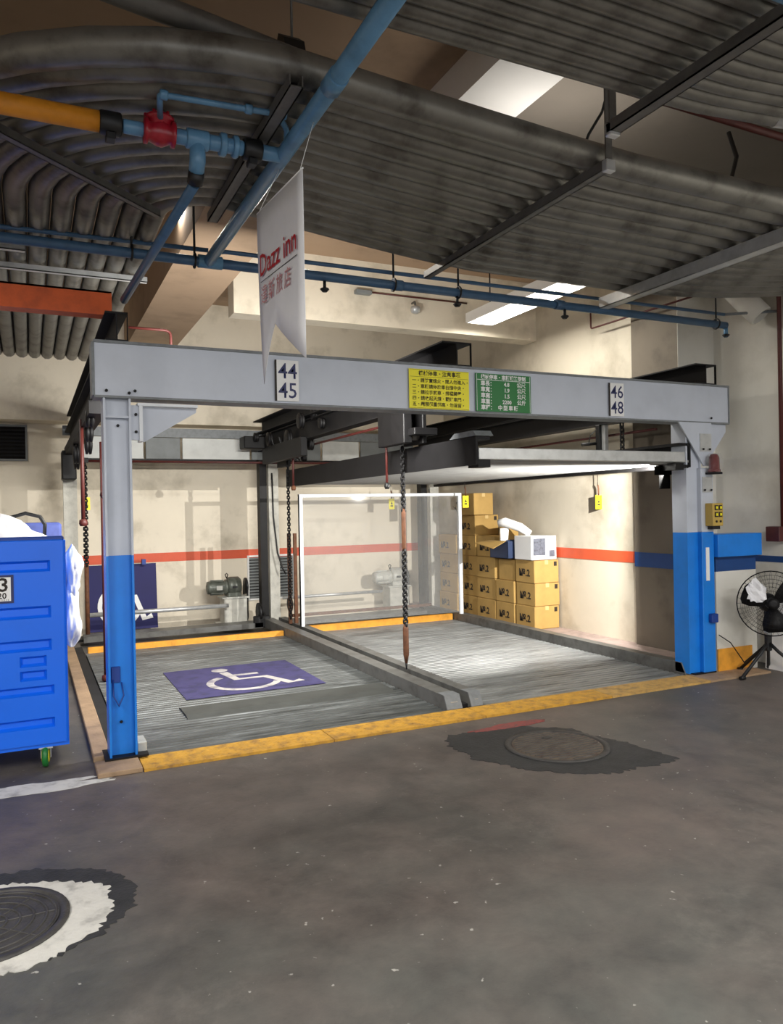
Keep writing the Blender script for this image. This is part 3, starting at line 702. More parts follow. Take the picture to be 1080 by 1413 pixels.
MB().tube([(0.62, 0.09, 3.24), (0.78, 0.09, 3.24)], 0.043, 12).build('tee', 'pipe_blue', fp)
for x in (2.1, 3.6):
    MB().tube([(x-.04, 0.098, 3.24), (x+.04, 0.098, 3.24)], 0.040, 12).build('coupling', 'pipe_dblue', fp)
MB().tube([(0.69, -2.3, 3.24), (0.69, -2.2, 3.24)], 0.043, 12).build('coupling', 'pipe_blue', fp)
MB().tube([(0.3, -3.35, 3.24), (5.9, -3.30, 3.24)], 0.033, 12).build('near_main', 'pipe_blue', fp)
MB().tube([(5.56, 0.11, 3.24), (5.56, 0.11, 3.13)], 0.02, 8).build('drop', 'pipe_blue', fp)
tp = thing('thin_fire_pipe', 'thin blue pipe running beside and above the thick fire main', 'pipe', (0.73, 0.14, 3.31))
elbowed([(0.70, -3.3, 3.31), (0.73, 0.13, 3.31), (0.80, 0.14, 3.34), (5.6, 0.16, 3.36)], 0.015, rad=0.03).build('pipe_run', 'pipe_dblue', tp)
elbowed([(-2.5, 0.30, 3.35), (0.70, 0.14, 3.335)], 0.015).build('pipe_run', 'pipe_dblue', tp)
MB().tube([(5.6, 0.16, 3.36), (5.98, -0.12, 3.36)], 0.014, 8).build('wall_spur', 'beam_edge', tp)
def sprinkler(x, y, label):
    t = thing('sprinkler_head', label, 'sprinkler', (x, y, 3.24))
    MB().tube([(x, y, 3.21), (x, y, 3.155)], 0.012, 8).build('nipple', 'black', t)
    MB().lathe([(0.008, 0), (0.03, -0.005), (0.034, -0.012), (0.018, -0.03)], (x, y, 3.16), (0, 0, 1), 12).build('deflector', 'black', t)
for x, l in ((1.52, 'black sprinkler head under the blue main right of the banner'), (2.62, 'black sprinkler head under the blue main above the yellow sign'), (3.66, 'black sprinkler head under the blue main left of the number 46 plate'), (5.56, 'black sprinkler head at the right end of the blue main')):
    sprinkler(x, 0.1 if x < 5 else 0.11, l)
def hanger(x, y, ztop, label):
    t = thing('pipe_hanger', label, 'hanger', (x, y, 3.24))
    MB().tube([(x, y+0.0, 3.27), (x, y, ztop)], 0.008, 6).build('rod', 'black', t)
    MB().tube([(x+math.sin(q/6*PI)*0*0, y+0.046*math.cos(q*PI/6), 3.24+0.046*math.sin(q*PI/6)) for q in range(13)], 0.007, 6, False).build('clamp_ring', 'black', t)
for x, l in ((2.07, 'black rod hanger holding the blue main right of the banner'), (2.63, 'black rod hanger holding the blue main over the yellow sign'), (0.60, 'black rod hanger at the blue pipe junction'), (5.42, 'black rod hanger near the right end of the blue main'), (0.2, 'black rod hanger holding the blue main over the left top beam')):
    hanger(x, 0.098, 4.2, l)
# valve line
vl = thing('valve_line', 'blue pipe fittings with black couplings feeding the fire main', 'pipe', (0.3, -1.57, 3.24))
def seg(x0, x1, r, m, nm, y=-1.57): return MB().lathe([(r*.9, 0), (r, 0.006), (r, x1-x0-0.006), (r*.9, x1-x0)], (x0, y, 3.24), (1, 0, 0), 16).build(nm, m, vl)
seg(-0.03, 0.06, 0.030, 'pipe_blue', 'nipple')
seg(-0.125, -0.035, 0.050, 'black', 'coupling')
seg(0.19, 0.30, 0.033, 'pipe_blue', 'nipple'); seg(0.24, 0.34, 0.044, 'pipe_blue', 'tee')
seg(0.34, 0.50, 0.034, 'pipe_blue', 'nipple'); seg(0.39, 0.42, 0.052, 'pipe_blue', 'union_ring'); seg(0.45, 0.475, 0.05, 'pipe_blue', 'union_ring')
seg(0.50, 0.585, 0.050, 'black', 'coupling'); seg(0.58, 0.69, 0.034, 'pipe_blue', 'nipple')
MB().tube([(0.29, -1.57, 3.24), (0.29, -1.57, 3.15), (0.29, -1.53, 3.10)], 0.034, 12).build('tee_branch', 'pipe_blue', vl)
for x in (-0.08, 0.54):
    MB().box(x-0.02, x+0.02, -1.60, -1.54, 3.165, 3.195, 0.004).build('clamp_bolt', 'black', vl)
MB().tube([(0.29, -1.54, 3.11), (0.29, -1.50, 3.07)], 0.036, 12).build('coupling', 'black', vl)
MB().tube([(0.29, -1.50, 3.07), (0.135, -0.02, 2.90)], 0.025, 12).build('drop_pipe', 'pipe_dblue', vl)
rv = thing('red_valve', 'red flanged valve body between the ochre pipe and blue fittings', 'valve', (0.12, -1.57, 3.24))
MB().lathe([(0.03, 0), (0.056, 0.004), (0.056, 0.018), (0.042, 0.024), (0.058, 0.06), (0.06, 0.08), (0.042, 0.115), (0.056, 0.122), (0.056, 0.136), (0.03, 0.14)], (0.055, -1.57, 3.24), (1, 0, 0), 18).build('body', 'valve_red', rv)
MB().lathe([(0.05, -0.01), (0.055, 0.035), (0.066, 0.04), (0.066, 0.052), (0.045, 0.066), (0.02, 0.082)], (0.125, -1.57, 3.25), (0, 0, 1), 18).build('bonnet', 'valve_red', rv)
for q in range(6):
    a = q*PI/3; MB().lathe([(0.008, 0), (0.008, 0.02), (0.004, 0.022)], (0.125+0.057*math.cos(a), -1.57+0.057*math.sin(a), 3.295), (0, 0, 1), 6).build('bolt', 'valve_red', rv)
bp_ = thing('bypass_pipe', 'small blue bypass tube arching from red valve to the fire main', 'pipe', (0.4, -1.58, 3.36))
elbowed([(0.125, -1.60, 3.28), (0.10, -1.75, 3.315), (0.60, -1.79, 3.315), (0.67, -1.70, 3.30), (0.69, -1.62, 3.27)], 0.013, rad=0.02).build('tube', 'pipe_blue', bp_)
for x in (0.115, 0.47, 0.62): MB().lathe([(0.018, -0.015), (0.021, -0.008), (0.021, 0.012), (0.018, 0.018)], (x, -1.752-(x-.115)*.08, 3.315), (1, 0, 0), 10).build('fitting', 'pipe_blue', bp_)
single(MB().tube([(-2.6, -1.58, 3.24), (-0.12, -1.57, 3.24)], 0.044, 14), 'ochre_pipe', 'pipe_yellow', 'thick ochre painted pipe entering from the left edge', 'pipe', (-1, -1.57, 3.24))
ob = MB().box(-3.0, 0.088, 0.25, 0.37, 2.865, 2.88); ob.box(-3.0, 0.088, 0.25, 0.262, 2.88, 3.02); ob.box(-3.0, 0.088, 0.358, 0.37, 2.88, 3.02); ob.box(-3.0, 0.088, 0.25, 0.37, 3.008, 3.02)
single(ob, 'orange_beam', 'orange_beam', 'orange painted steel beam at left edge above the lift frame', 'beam', (-1, 0.3, 2.87))
# red conduits on the right
single(elbowed([(2.0, -2.0, 3.72), (3.75, -1.99, 3.70), (5.95, -1.95, 3.68)], 0.022), 'red_pipe', 'pipe_red', 'dark red pipe between the two conduit banks', 'pipe', (2.9, -2, 3.7))
rw = thing('red_wall_conduit', 'thin dark red conduit stepping along the right side wall', 'pipe', (5.47, 1.8, 3.58))
elbowed([(5.40, 1.83, 3.78), (5.40, 1.83, 3.58), (5.40, 0.10, 3.56)], 0.010, rad=0.03).build('tube', 'pipe_red', rw)
single(elbowed([(5.42, 0.10, 3.56), (5.93, -0.14, 3.56), (5.95, -0.16, 3.50), (5.95, -0.16, 1.32)], 0.020, rad=0.05), 'red_riser', 'pipe_red', 'dark red riser pipe down the right wall into the red box', 'pipe', (5.95, -0.16, 2.0))
single(MB().box(5.86, 5.985, -0.19, -0.04, 1.19, 1.33, 0.006), 'alarm_box', 'pipe_red', 'dark red box on the right wall above the fan', 'box', (5.93, -0.11, 1.2))
single(elbowed([(0.15, 5.15, 2.24), (5.0, 5.15, 2.24)], 0.016), 'red_pipe', 'pipe_red', 'dark red pipe along the underside of the rear panels', 'pipe', (2.5, 5.15, 2.24))
single(elbowed([(5.15, 0.6, 2.30), (5.15, 5.2, 2.30)], 0.013), 'red_pipe', 'pipe_red', 'thin dark red pipe along the right side above the raised platform', 'pipe', (5.15, 3, 2.3))
single(elbowed([(2.66, 0.9, 2.36), (2.66, 5.1, 2.36)], 0.013), 'red_pipe', 'pipe_red', 'thin dark red pipe beside the middle roof beam', 'pipe', (2.66, 3, 2.36))
single(elbowed([(0.30, 1.2, 3.02), (0.62, 1.2, 3.02), (0.62, 1.2, 2.6)], 0.011, rad=0.05), 'red_pipe', 'pipe_red', 'short dark red elbow behind the left end of the beam', 'pipe', (0.5, 1.2, 2.9))
# sound pipe stub / ceiling fittings
single(MB().lathe([(0.10, 0), (0.11, 0.02), (0.11, 0.55), (0.085, 0.56), (0.085, 0.5)], (5.74, 0.30, 3.76), (0.25, -0.55, -0.75), 18), 'wall_sleeve', 'wallC', 'fat cream pipe sleeve by the ceiling in right corner', 'pipe', (5.6, -0.1, 3.6))
cmt = thing('ceiling_camera', 'small dome camera on a bracket under the cream ceiling beam', 'camera', (3.75, 3.0, 3.95))
MB().lathe([(0.05, 0.03), (0.06, 0.0), (0.05, -0.04), (0.02, -0.055)], (3.75, 2.98, 3.93), (0, 0, 1), 16).build('dome', 'bright_steel', cmt)
MB().tube([(3.75, 2.98, 3.96), (3.75, 3.0, 4.02), (3.75, 3.07, 4.02)], 0.012, 8).build('arm', 'strut', cmt)
det = thing('junction_box', 'small grey box on the cream ceiling beam left of the dome camera', 'box', (3.1, 3.05, 4.08))
MB().box(3.0, 3.2, 2.99, 3.07, 4.05, 4.10, 0.008).build('body', 'duct_grey', det)
MB().tube([(3.2, 3.05, 4.09), (4.5, 3.05, 4.09)], 0.01, 6).build('cable_tube', 'pipe_red', det)
# ceiling clamp & cable near top centre
cc = thing('beam_clamp', 'black hanging clamp with dangling white cord beside the blue pipe', 'clamp', (0.73, -1.63, 3.7))
MB().prism([(-1.74, 3.56), (-1.68, 3.74), (-1.60, 3.80), (-1.54, 3.74), (-1.58, 3.60), (-1.62, 3.53), (-1.65, 3.62)], 0, 0.67, 0.77).build('jaw', 'black', cc)
MB().tube([(0.73, -1.62, 3.76), (0.73, -1.62, 4.45)], 0.006, 6).build('rod', 'strut', cc)
MB().tube([(0.73, -1.64, 3.62), (0.76, -1.66, 3.52), (0.73, -1.68, 3.45)], 0.004, 6).build('cord', 'white', cc)
single(MB().tube([(2.55, -1.75, 3.95), (2.50, -1.72, 3.75), (2.42, -1.70, 3.62), (2.38, -1.68, 3.50)], 0.008, 6), 'cable_loop', 'black', 'thin black cable dropping onto the bank right of the hanger strap', 'cable', (2.5, -1.7, 3.7))
single(MB().tube([(3.75, -1.5, 3.98), (3.76, -1.55, 3.80), (3.65, -1.60, 3.62), (3.45, -1.62, 3.50)], 0.014, 6), 'cable_loop', 'black', 'thick black cable curving down near right edge', 'cable', (3.7, -1.5, 3.7))

# fluorescent fixture over the right bay
lf = thing('ceiling_fixture', 'white trough light fixture under the ceiling beam over right bay', 'light', (4.55, 1.95, 3.82))
m = MB(); m.box(4.36, 4.375, 1.05, 2.85, 3.79, 3.89); m.box(4.725, 4.74, 1.05, 2.85, 3.79, 3.89); m.box(4.36, 4.74, 1.05, 2.85, 3.89, 3.905); m.box(4.375, 4.725, 1.05, 1.065, 3.79, 3.89); m.box(4.375, 4.725, 2.835, 2.85, 3.79, 3.89)
m.build('trough', 'white_beam', lf)
for x in (4.47, 4.63): MB().tube([(x, 1.1, 3.85), (x, 2.8, 3.85)], 0.016, 10).build('tube_lamp', 'tube', lf)
for y in (1.3, 2.6): MB().tube([(4.55, y, 3.905), (4.55, y, 4.45)], 0.008, 6).build('hanger_rod', 'black', lf)

# ------------------------------------------------------------------ chains, hooks and machinery
mc = thing('chain_hoist_box', 'black sprocket box hanging behind the middle of the front beam', 'machinery', (2.55, 0.95, 2.1))
MB().box(2.44, 2.52, 0.72, 1.25, 2.12, 2.46, 0.006).build('side_plate', 'dark_steel', mc)
MB().box(2.62, 2.66, 0.72, 1.1, 2.12, 2.46, 0.006).build('side_plate', 'dark_steel', mc)
for (y, z, r) in ((1.15, 2.2, 0.055), (0.95, 2.3, 0.07), (0.8, 2.2, 0.05)):
    MB().lathe([(r, 0), (r, 0.02), (r*.7, 0.03), (r, 0.04), (r, 0.09)], (2.52, y, z), (1, 0, 0), 14).build('sprocket', 'strut', mc)
MB().box(2.48, 2.70, 0.6, 0.72, 2.18, 2.24, 0.005).build('arm', 'dark_steel', mc)
lc = thing('lift_chain', 'long black lift chain with rusty rods hanging in front of right deck', 'chain', (2.60, 1.05, 0.13))
chain(MB(), 2.60, 1.08, 1.66, 2.12, 0.030, 0.032, 0.009).build('chain_links', 'dark_steel', lc)
chain(MB(), 2.60, 1.08, 1.56, 1.66, 0.03, 0.034, 0.009).build('chain_links', 'black', lc)
MB().tube([(2.60, 1.08, 1.57), (2.60, 1.08, 1.52), (2.60, 1.08, 1.22), (2.60, 1.08, 1.19)], [0.012, 0.02, 0.02, 0.012], 10).build('rusty_rod', 'rust', lc)
chain(MB(), 2.60, 1.08, 0.52, 1.20, 0.030, 0.036, 0.010).build('chain_links', 'black', lc)
MB().tube([(2.60, 1.08, 0.53), (2.60, 1.08, 0.49), (2.60, 1.08, 0.26), (2.60, 1.08, 0.18)], [0.014, 0.026, 0.026, 0.012], 10).build('rusty_rod', 'rust', lc)
MB().tube([(2.60, 1.08, 0.19), (2.60, 1.08, 0.125)], [0.012, 0.006], 8).build('tip', 'black', lc)
def drop_rod(name, label, x, y, z0, z1, r, mat, tip):
    t = thing(name, label, 'rod', (x, y, z0))
    MB().tube([(x, y, z0), (x, y, z1)], r, 8).build('rod', mat, t)
    MB().lathe([(r*1.6, -0.03), (r*2.2, -0.01), (r*2.0, 0.02), (r, 0.03)], (x, y, z0), (0, 0, 1), 10).build('end_cap', tip, t)
drop_rod('limit_rod', 'dark red rod with black foot hanging left of the long chain', 2.57, 1.35, 1.78, 2.42, 0.012, 'pipe_red', 'black')
drop_rod('limit_rod', 'thick red rod beside the left front post', 0.12, 1.3, 1.72, 2.38, 0.022, 'pipe_red', 'pipe_red')
drop_rod('limit_rod', 'slim red rod hanging left of the left front post', -0.02, 1.8, 1.50, 2.36, 0.016, 'pipe_red', 'pipe_red')
drop_rod('limit_rod', 'dark red rod with brass tip in front of the middle rear post', 2.50, 3.9, 1.85, 2.36, 0.014, 'pipe_red', 'rust')
drop_rod('limit_rod', 'long dark red pipe standing just behind the left front post', 0.19, 2.5, 0.05, 2.24, 0.018, 'pipe_red', 'pipe_red')
lt = thing('rear_chain', 'vertical drive chain beside the left rear post', 'chain', (0.2, 5.1, 0.1))
chain(MB(), 0.19, 4.9, 0.95, 2.2, 0.034, 0.04, 0.012).build('chain_links', 'dark_steel', lt)
MB().tube([(0.19, 4.9, 0.12), (0.19, 4.9, 0.96)], 0.026, 8).build('rusty_rod', 'rust', lt)
MB().box(0.15, 0.23, 4.84, 4.96, 2.2, 2.26).build('top_block', 'dark_steel', lt)
# machinery cluster above the middle rear post
mk = thing('sprocket_cluster', 'cluster of black sprockets and cables above the middle rear post', 'machinery', (2.5, 4.4, 2.3))
for i, (x, y, z, r) in enumerate(((2.38, 3.3, 2.60, 0.09), (2.42, 3.9, 2.45, 0.11), (2.47, 3.1, 2.66, 0.07), (2.36, 4.5, 2.50, 0.09), (2.60, 3.6, 2.36, 0.07), (2.45, 2.8, 2.52, 0.06), (2.62, 4.6, 2.20, 0.05), (2.72, 4.2, 2.24, 0.05), (2.24, 4.7, 2.54, 0.06))):
    MB().lathe([(r*.4, -0.01), (r, 0), (r, 0.02), (r*.75, 0.025), (r, 0.03), (r, 0.05), (r*.4, 0.06)], (x, y, z), (1, 0, 0), 14).build('sprocket', 'dark_steel', mk)
MB().box(2.40, 2.48, 3.3, 4.9, 2.20, 2.42, 0.005).build('bracket', 'dark_steel', mk)
MB().box(2.54, 2.60, 4.3, 4.7, 2.14, 2.42, 0.005).build('bracket', 'dark_steel', mk)
MB().box(2.12, 2.4, 4.75, 5.0, 2.40, 2.56, 0.01).build('gearbox', 'dark_steel', mk)
for i, (dx, dy) in enumerate(((0, 0), (0.05, 0.1), (0.1, -0.1), (-0.05, 0.15))):
    MB().tube([(2.42+dx, 4.2+dy, 2.5), (2.50+dx, 4.3+dy, 2.32), (2.62+dx, 4.4+dy, 2.22), (2.72+dx, 4.5, 2.24+0.02*i)], 0.008, 6).build('cable', 'black', mk)
chain(MB(), 2.56, 4.3, 0.2, 2.2, 0.034, 0.03, 0.009).build('chain_links', 'dark_steel', mk)
MB().tube([(2.60, 5.15, 2.1), (2.61, 5.15, 1.5), (2.66, 5.15, 1.0), (2.72, 5.12, 0.78), (2.76, 5.1, 0.7)], 0.012, 8).build('cable', 'black', mk)
ml = thing('sprocket_cluster', 'dark pulleys and levers under the left side beam', 'machinery', (0.05, 3.2, 2.25))
for i, (x, y, z, r) in enumerate(((-0.02, 1.2, 2.30, 0.07), (0.02, 1.9, 2.26, 0.08), (0.06, 2.6, 2.22, 0.09), (0.0, 3.5, 2.2, 0.10), (0.05, 4.4, 2.2, 0.11))):
    MB().lathe([(r*.4, -0.01), (r, 0), (r, 0.02), (r*.75, 0.025), (r, 0.03), (r, 0.05), (r*.4, 0.06)], (x, y, z), (1, 0, 0), 14).build('sprocket', 'dark_steel', ml)
MB().box(-0.02, 0.10, 0.9, 5.2, 2.30, 2.40).build('bracket', 'upper_steel', ml)
MB().box(-0.06, 0.10, 4.9, 5.25, 2.0, 2.35, 0.01).build('gearbox', 'dark_steel', ml)
# right side clamp and chain seen above the raised platform
rk = thing('safety_latch', 'black latch lever on pale plate hanging under the right end of the beam', 'latch', (5.0, 1.2, 2.1))
MB().box(4.98, 5.03, 1.15, 1.20, 2.10, 2.40, 0.004).build('back_plate', 'bright_steel', rk)
MB().box(4.95, 4.99, 1.20, 1.26, 2.10, 2.40, 0.004).build('body', 'black', rk)
MB().tube([(4.97, 1.25, 2.21), (4.80, 1.30, 2.20)], 0.018, 8).build('lever', 'black', rk)
MB().tube([(4.97, 1.25, 2.36), (4.9, 1.28, 2.30), (4.88, 1.28, 2.22)], 0.005, 6).build('cable', 'black', rk)
mb = chain(MB(), 5.03, 0.95, 2.12, 2.40, 0.05, 0.04, 0.010)
single(mb, 'short_chain', 'black', 'short black chain hanging right of the safety latch', 'chain', (5.03, 0.95, 2.12))
def tag_card(x, y, z, label, dy=0):
    t = thing('safety_tag', label, 'tag', (x, y, z))
    MB().box(x-0.045, x+0.045, y-0.002, y+0.002, z-0.09, z+0.07).build('card', 'sign_yellow', t)
    MB().box(x-0.02, x+0.02, y-0.004, y-0.002, z-0.05, z-0.03).build('print', 'ink', t)
    MB().prism([(x-0.018, z-0.018), (x+0.018, z-0.018), (x, z+0.022)], 1, y-0.004, y-0.002).build('print', 'ink', t)
    MB().tube([(x, y, z+0.065), (x, y, z+0.15), (x-0.01, y, z+0.19)], 0.009, 6).build('hook', 'rust', t)
    MB().tube([(x-0.01, y, z+0.18), (x-0.01, y, z+0.32)], 0.004, 6).build('string', 'ink', t)
tag_card(5.50, 1.87, 1.61, 'yellow warning tag hanging against the bright side wall')
tag_card(4.49, 5.30, 1.66, 'yellow warning tag hanging left of the long chain at the back')
tag_card(4.82, 3.7, 1.66, 'yellow warning tag in front of the topmost carton')
tag_card(0.22, 5.2, 1.72, 'yellow warning tag on the left rear post')

# motors
def motor(x, y, label, m_body, m_head):
    t = thing('drive_motor', label, 'motor', (x, y, 0))
    pb = MB(); pb.box(x-0.05, x+0.27, y-0.14, y+0.14, 0.03, 0.38, 0.008); pb.build('plinth', 'plinth', t)
    MB().box(x-0.12, x+0.34, y-0.2, y+0.2, 0.0, 0.03).build('foot', 'plinth', t)
    MB().box(x-0.08, x+0.30, y-0.16, y+0.16, 0.38, 0.40).build('mount_plate', 'pale_cast', t)
    z = 0.53
    mb = MB().lathe([(0.05, -0.01), (0.085, 0.0), (0.09, 0.03), (0.09, 0.23), (0.105, 0.24), (0.105, 0.27)], (x-0.25, y, z), (1, 0, 0), 20); mb.build('motor_body', m_body, t)
    fin = None
    for q in range(10):
        a = q*2*PI/10
        R = Matrix.Translation((x-0.25, y, z)) @ Matrix.Rotation(a, 4, 'X')
        MB().box(0.04, 0.22, -0.004, 0.004, 0.088, 0.104, mat=R).build('cooling_fin', m_body, t)
    MB().lathe([(0.105, 0), (0.125, 0.02), (0.13, 0.05), (0.13, 0.16), (0.10, 0.19), (0.05, 0.20)], (x+0.02, y, z+0.01), (1, 0, 0), 20).build('gear_head', m_head, t)
    MB().box(x+0.01, x+0.20, y-0.12, y+0.12, 0.40, 0.46, 0.008).build('gear_foot', m_head, t)
    MB().box(x+0.07, x+0.14, y-0.135, y-0.12, 0.52, 0.55).build('nameplate', 'black', t)
    MB().box(x-0.14, x-0.06, y-0.10, y-0.08, 0.50, 0.56).build('terminal_cover', 'pale_cast', t)
    MB().tube([(x+0.02, y, 0.65), (x+0.0, y, 0.70), (x+0.02, y, 0.72), (x+0.04, y, 0.70), (x+0.02, y, 0.65)], 0.006, 6).build('lifting_eye', 'dark_steel', t)
    MB().lathe([(0.03, 0), (0.115, 0.005), (0.115, 0.03), (0.03, 0.035)], (x+0.27, y, z), (1, 0, 0), 20).build('sprocket', 'black', t)
    c = MB(); c.tube([(x+0.285, y-0.11, z), (x+0.285, y-0.09, 0.12)], 0.012, 6); c.tube([(x+0.285, y+0.11, z), (x+0.285, y+0.09, 0.12)], 0.012, 6); c.build('drive_chain', 'dark_steel', t)
    MB().lathe([(0.03, 0), (0.10, 0.005), (0.10, 0.03), (0.03, 0.035)], (x+0.27, y, 0.14), (1, 0, 0), 20).build('sprocket', 'black', t)
motor(2.02, 5.55, 'grey-green geared drive motor on plinth in left bay', 'motor_green', 'motor_green')
motor(4.56, 5.60, 'pale geared drive motor on white plinth in right bay', 'pale_cast', 'pale_cast')
rl = thing('roller_wheels', 'greasy black sprockets at the foot of the middle rear post', 'machinery', (2.5, 5.2, 0.1))
for (x, z, r) in ((2.36, 0.20, 0.13), (2.42, 0.10, 0.10), (2.80, 0.28, 0.10)):
    MB().lathe([(r*.3, -0.01), (r, 0), (r, 0.03), (r*.3, 0.04)], (x, 5.12, z), (1, 0, 0), 16).build('sprocket', 'black', rl)
MB().box(2.28, 2.5, 5.02, 5.09, 0.0, 0.16, 0.01).build('guard', 'black', rl)

# ------------------------------------------------------------------ white framed screen at the back of the right bay
ws = thing('framed_screen', 'clear panel in a white metal frame standing across right bay', 'screen', (3.78, 4.1, 0.115))
for (x0, x1, y) in ((2.625, 2.675, 4.10), (4.885, 4.935, 4.02)):
    MB().box(x0, x1, y-0.02, y+0.02, 0.115, 1.775, 0.003).build('upright', 'frame_white', ws)
R = Matrix.Translation((2.65, 4.10, 1.735)) @ Matrix.Rotation(math.atan2(-0.08, 2.26), 4, 'Z')
MB().box(0, 2.26, -0.02, 0.02, 0, 0.04, 0.003, mat=R).build('top_rail', 'frame_white', ws)
MB().box(2.625, 2.63, 4.075, 4.12, 0.115, 1.775).build('edge_seal', 'black', ws)
R = Matrix.Translation((2.675, 4.10, 0)) @ Matrix.Rotation(math.atan2(-0.08, 2.26), 4, 'Z')
MB().box(0, 2.21, -0.003, 0.003, 0.14, 1.735, mat=R).build('pane', 'glass', ws)

# ------------------------------------------------------------------ cartons against the right wall
def carton(x0, x1, y0, y1, z0, z1, label, print_='2', slant=0.0, mat='card', pr_side=True, front_mark=True):
    cx, cy = (x0+x1)/2, (y0+y1)/2
    t = thing('carton', label, 'box', (cx, cy, z0), 'cartons stacked against the right wall')
    MB().box(x0, x1, y0, y1, z0, z1-0.004, 0.006).build('body', mat, t)
    w = (x1-x0)/2
    fb = MB(); fb.box(x0+0.002, cx-0.0015, y0+0.002, y1-0.002, z1-0.006, z1); fb.box(cx+0.0015, x1-0.002, y0+0.002, y1-0.002, z1-0.006, z1); fb.build('flap', mat, t)
    tb = MB(); tb.box(cx-0.025, cx+0.025, y0-0.001, y1+0.001, z1, z1+0.001); tb.box(cx-0.025, cx+0.025, y0-0.0012, y0, z1-0.05, z1); tb.build('tape', 'tape', t)
    h = z1-z0
    if pr_side:
        lettering('№.'+print_ if print_ == '2' else print_, h*0.42, (x0-0.0015, y1-0.07, z0+h*0.30), (0, -1, 0), (-1, 0, 0), 'ink', t, 'LEFT', bold=0.004, sx=1.1)
    if front_mark:
        MB().box(x1-0.075, x1-0.03, y0-0.0016, y0, z1-0.075, z1-0.02).build('print_mark', 'ink', t)
    return t
cn = 0
XA, XB = 5.155, 5.545
cols = [(2.66, 3.06, 3, 0.283, 'front'), (3.08, 3.50, 2, 0.283, 'second'), (3.52, 3.98, 4, 0.283, 'third'), (4.00, 4.44, 5, 0.283, 'fourth'), (4.52, 5.05, 4, 0.283, 'rearmost')]
lv = ['bottom', 'second', 'third', 'fourth', 'fifth', 'sixth']
for ci, (a, b, n, h, nm) in enumerate(cols):
    for k in range(n):
        jx = random.uniform(-0.02, 0.012); jy = random.uniform(-0.008, 0.008)
        pos = 'bottom' if k == 0 else ('top' if k == n-1 else '%s from the floor' % lv[k])
        carton(XA+jx, XB-0.012 if ci else XB-0.02+jx, a+jy, b-0.006+jy, 0.052+k*h, 0.052+(k+1)*h-0.003, 'brown printed carton at %s of the %s stack along the right wall' % (pos, nm) if pos in ('bottom', 'top') else 'brown printed carton %s in the %s stack along the right wall' % (pos, nm), front_mark=(ci in (0, 3)))
carton(5.09, 5.40, 3.93, 4.36, 0.052+5*0.283, 0.052+5*0.283+0.30, 'tall yellow-lit carton topping the highest stack by the side wall', print_='', pr_side=False, front_mark=False)
carton(XA+0.01, XB-0.1, 3.10, 3.46, 0.052+2*0.283, 0.052+2*0.283+0.27, 'plain carton standing upright under the open box', print_='', pr_side=False, front_mark=False)
# open carton with blue inside, printed white box, foam roll
oc = thing('open_carton', 'open carton with blue inside and flap folded out above the stacks', 'box', (5.3, 3.3, 0.906))
m = MB(); x0, x1, y0, y1, z0, z1 = 5.06, 5.50, 3.09, 3.50, 0.906, 1.13
m.box(x0, x1, y0, y1, z0, z0+0.006); m.box(x0, x0+0.006, y0, y1, z0, z1); m.box(x1-0.006, x1, y0, y1, z0, z1); m.box(x0, x1, y0, y0+0.006, z0, z1); m.box(x0, x1, y1-0.006, y1, z0, z1)
m.build('body', 'inner_blue', oc)
MB().add([(5.06, 3.12, 1.13), (5.06, 3.52, 1.13), (4.86, 3.55, 1.10), (4.86, 3.12, 1.04), (5.06, 3.12, 1.136), (5.06, 3.52, 1.136), (4.86, 3.55, 1.106), (4.86, 3.12, 1.046)],
         [(0, 1, 2, 3), (4, 5, 6, 7), (0, 1, 5, 4), (1, 2, 6, 5), (2, 3, 7, 6), (3, 0, 4, 7)]).build('flap', 'card', oc)
MB().add([(5.20, 3.5, 1.13), (5.52, 3.5, 1.13), (5.54, 3.56, 1.36), (5.26, 3.56, 1.33), (5.20, 3.506, 1.13), (5.52, 3.506, 1.13), (5.54, 3.566, 1.36), (5.26, 3.566, 1.33)],
         [(0, 1, 2, 3), (4, 5, 6, 7), (0, 1, 5, 4), (1, 2, 6, 5), (2, 3, 7, 6), (3, 0, 4, 7)]).build('flap', 'card', oc)
wb = thing('printed_box', 'white box with grey photo print on top of the front stack', 'box', (5.32, 2.85, 0.905))
MB().box(5.13, 5.51, 2.68, 3.04, 0.905, 1.20, 0.005).build('body', 'white', wb)
MB().box(5.16, 5.34, 2.678, 2.68, 0.96, 1.17).build('print_panel', 'photo_grey', wb)
MB().box(5.34, 5.44, 2.677, 2.68, 1.03, 1.14).build('print_panel', 'white', wb)
MB().box(5.40, 5.48, 2.678, 2.68, 0.94, 1.02).build('print_panel', 'photo_grey', wb)
MB().tube([(5.10, 3.35, 1.36), (5.16, 3.28, 1.37), (5.28, 3.12, 1.30), (5.36, 3.02, 1.22)], [0.05, 0.06, 0.06, 0.045], 12).build('foam_roll', 'white', None, Vector((5.2, 3.2, 1.3))).location = (5.2, 3.2, 1.3)
o = bpy.data.objects['foam_roll']; tag(o, 'white foam roll poking out over the open carton', 'foam')
fs_ = MB().add([(5.10, 3.30, 1.13), (5.19, 3.27, 1.13), (5.20, 3.26, 1.30), (5.10, 3.30, 1.29), (5.10, 3.32, 1.13), (5.19, 3.29, 1.13), (5.20, 3.28, 1.30), (5.10, 3.32, 1.29)],
         [(0, 1, 2, 3), (4, 5, 6, 7), (0, 1, 5, 4), (1, 2, 6, 5), (2, 3, 7, 6), (3, 0, 4, 7)])
single(fs_, 'foam_sheet', 'white', 'small white foam sheet standing below the foam roll', 'foam', (5.15, 3.29, 1.13))
sp = MB().tube([(5.45, 4.95, 1.19), (5.44, 4.93, 1.45), (5.42, 4.90, 1.62)], 0.012, 6)
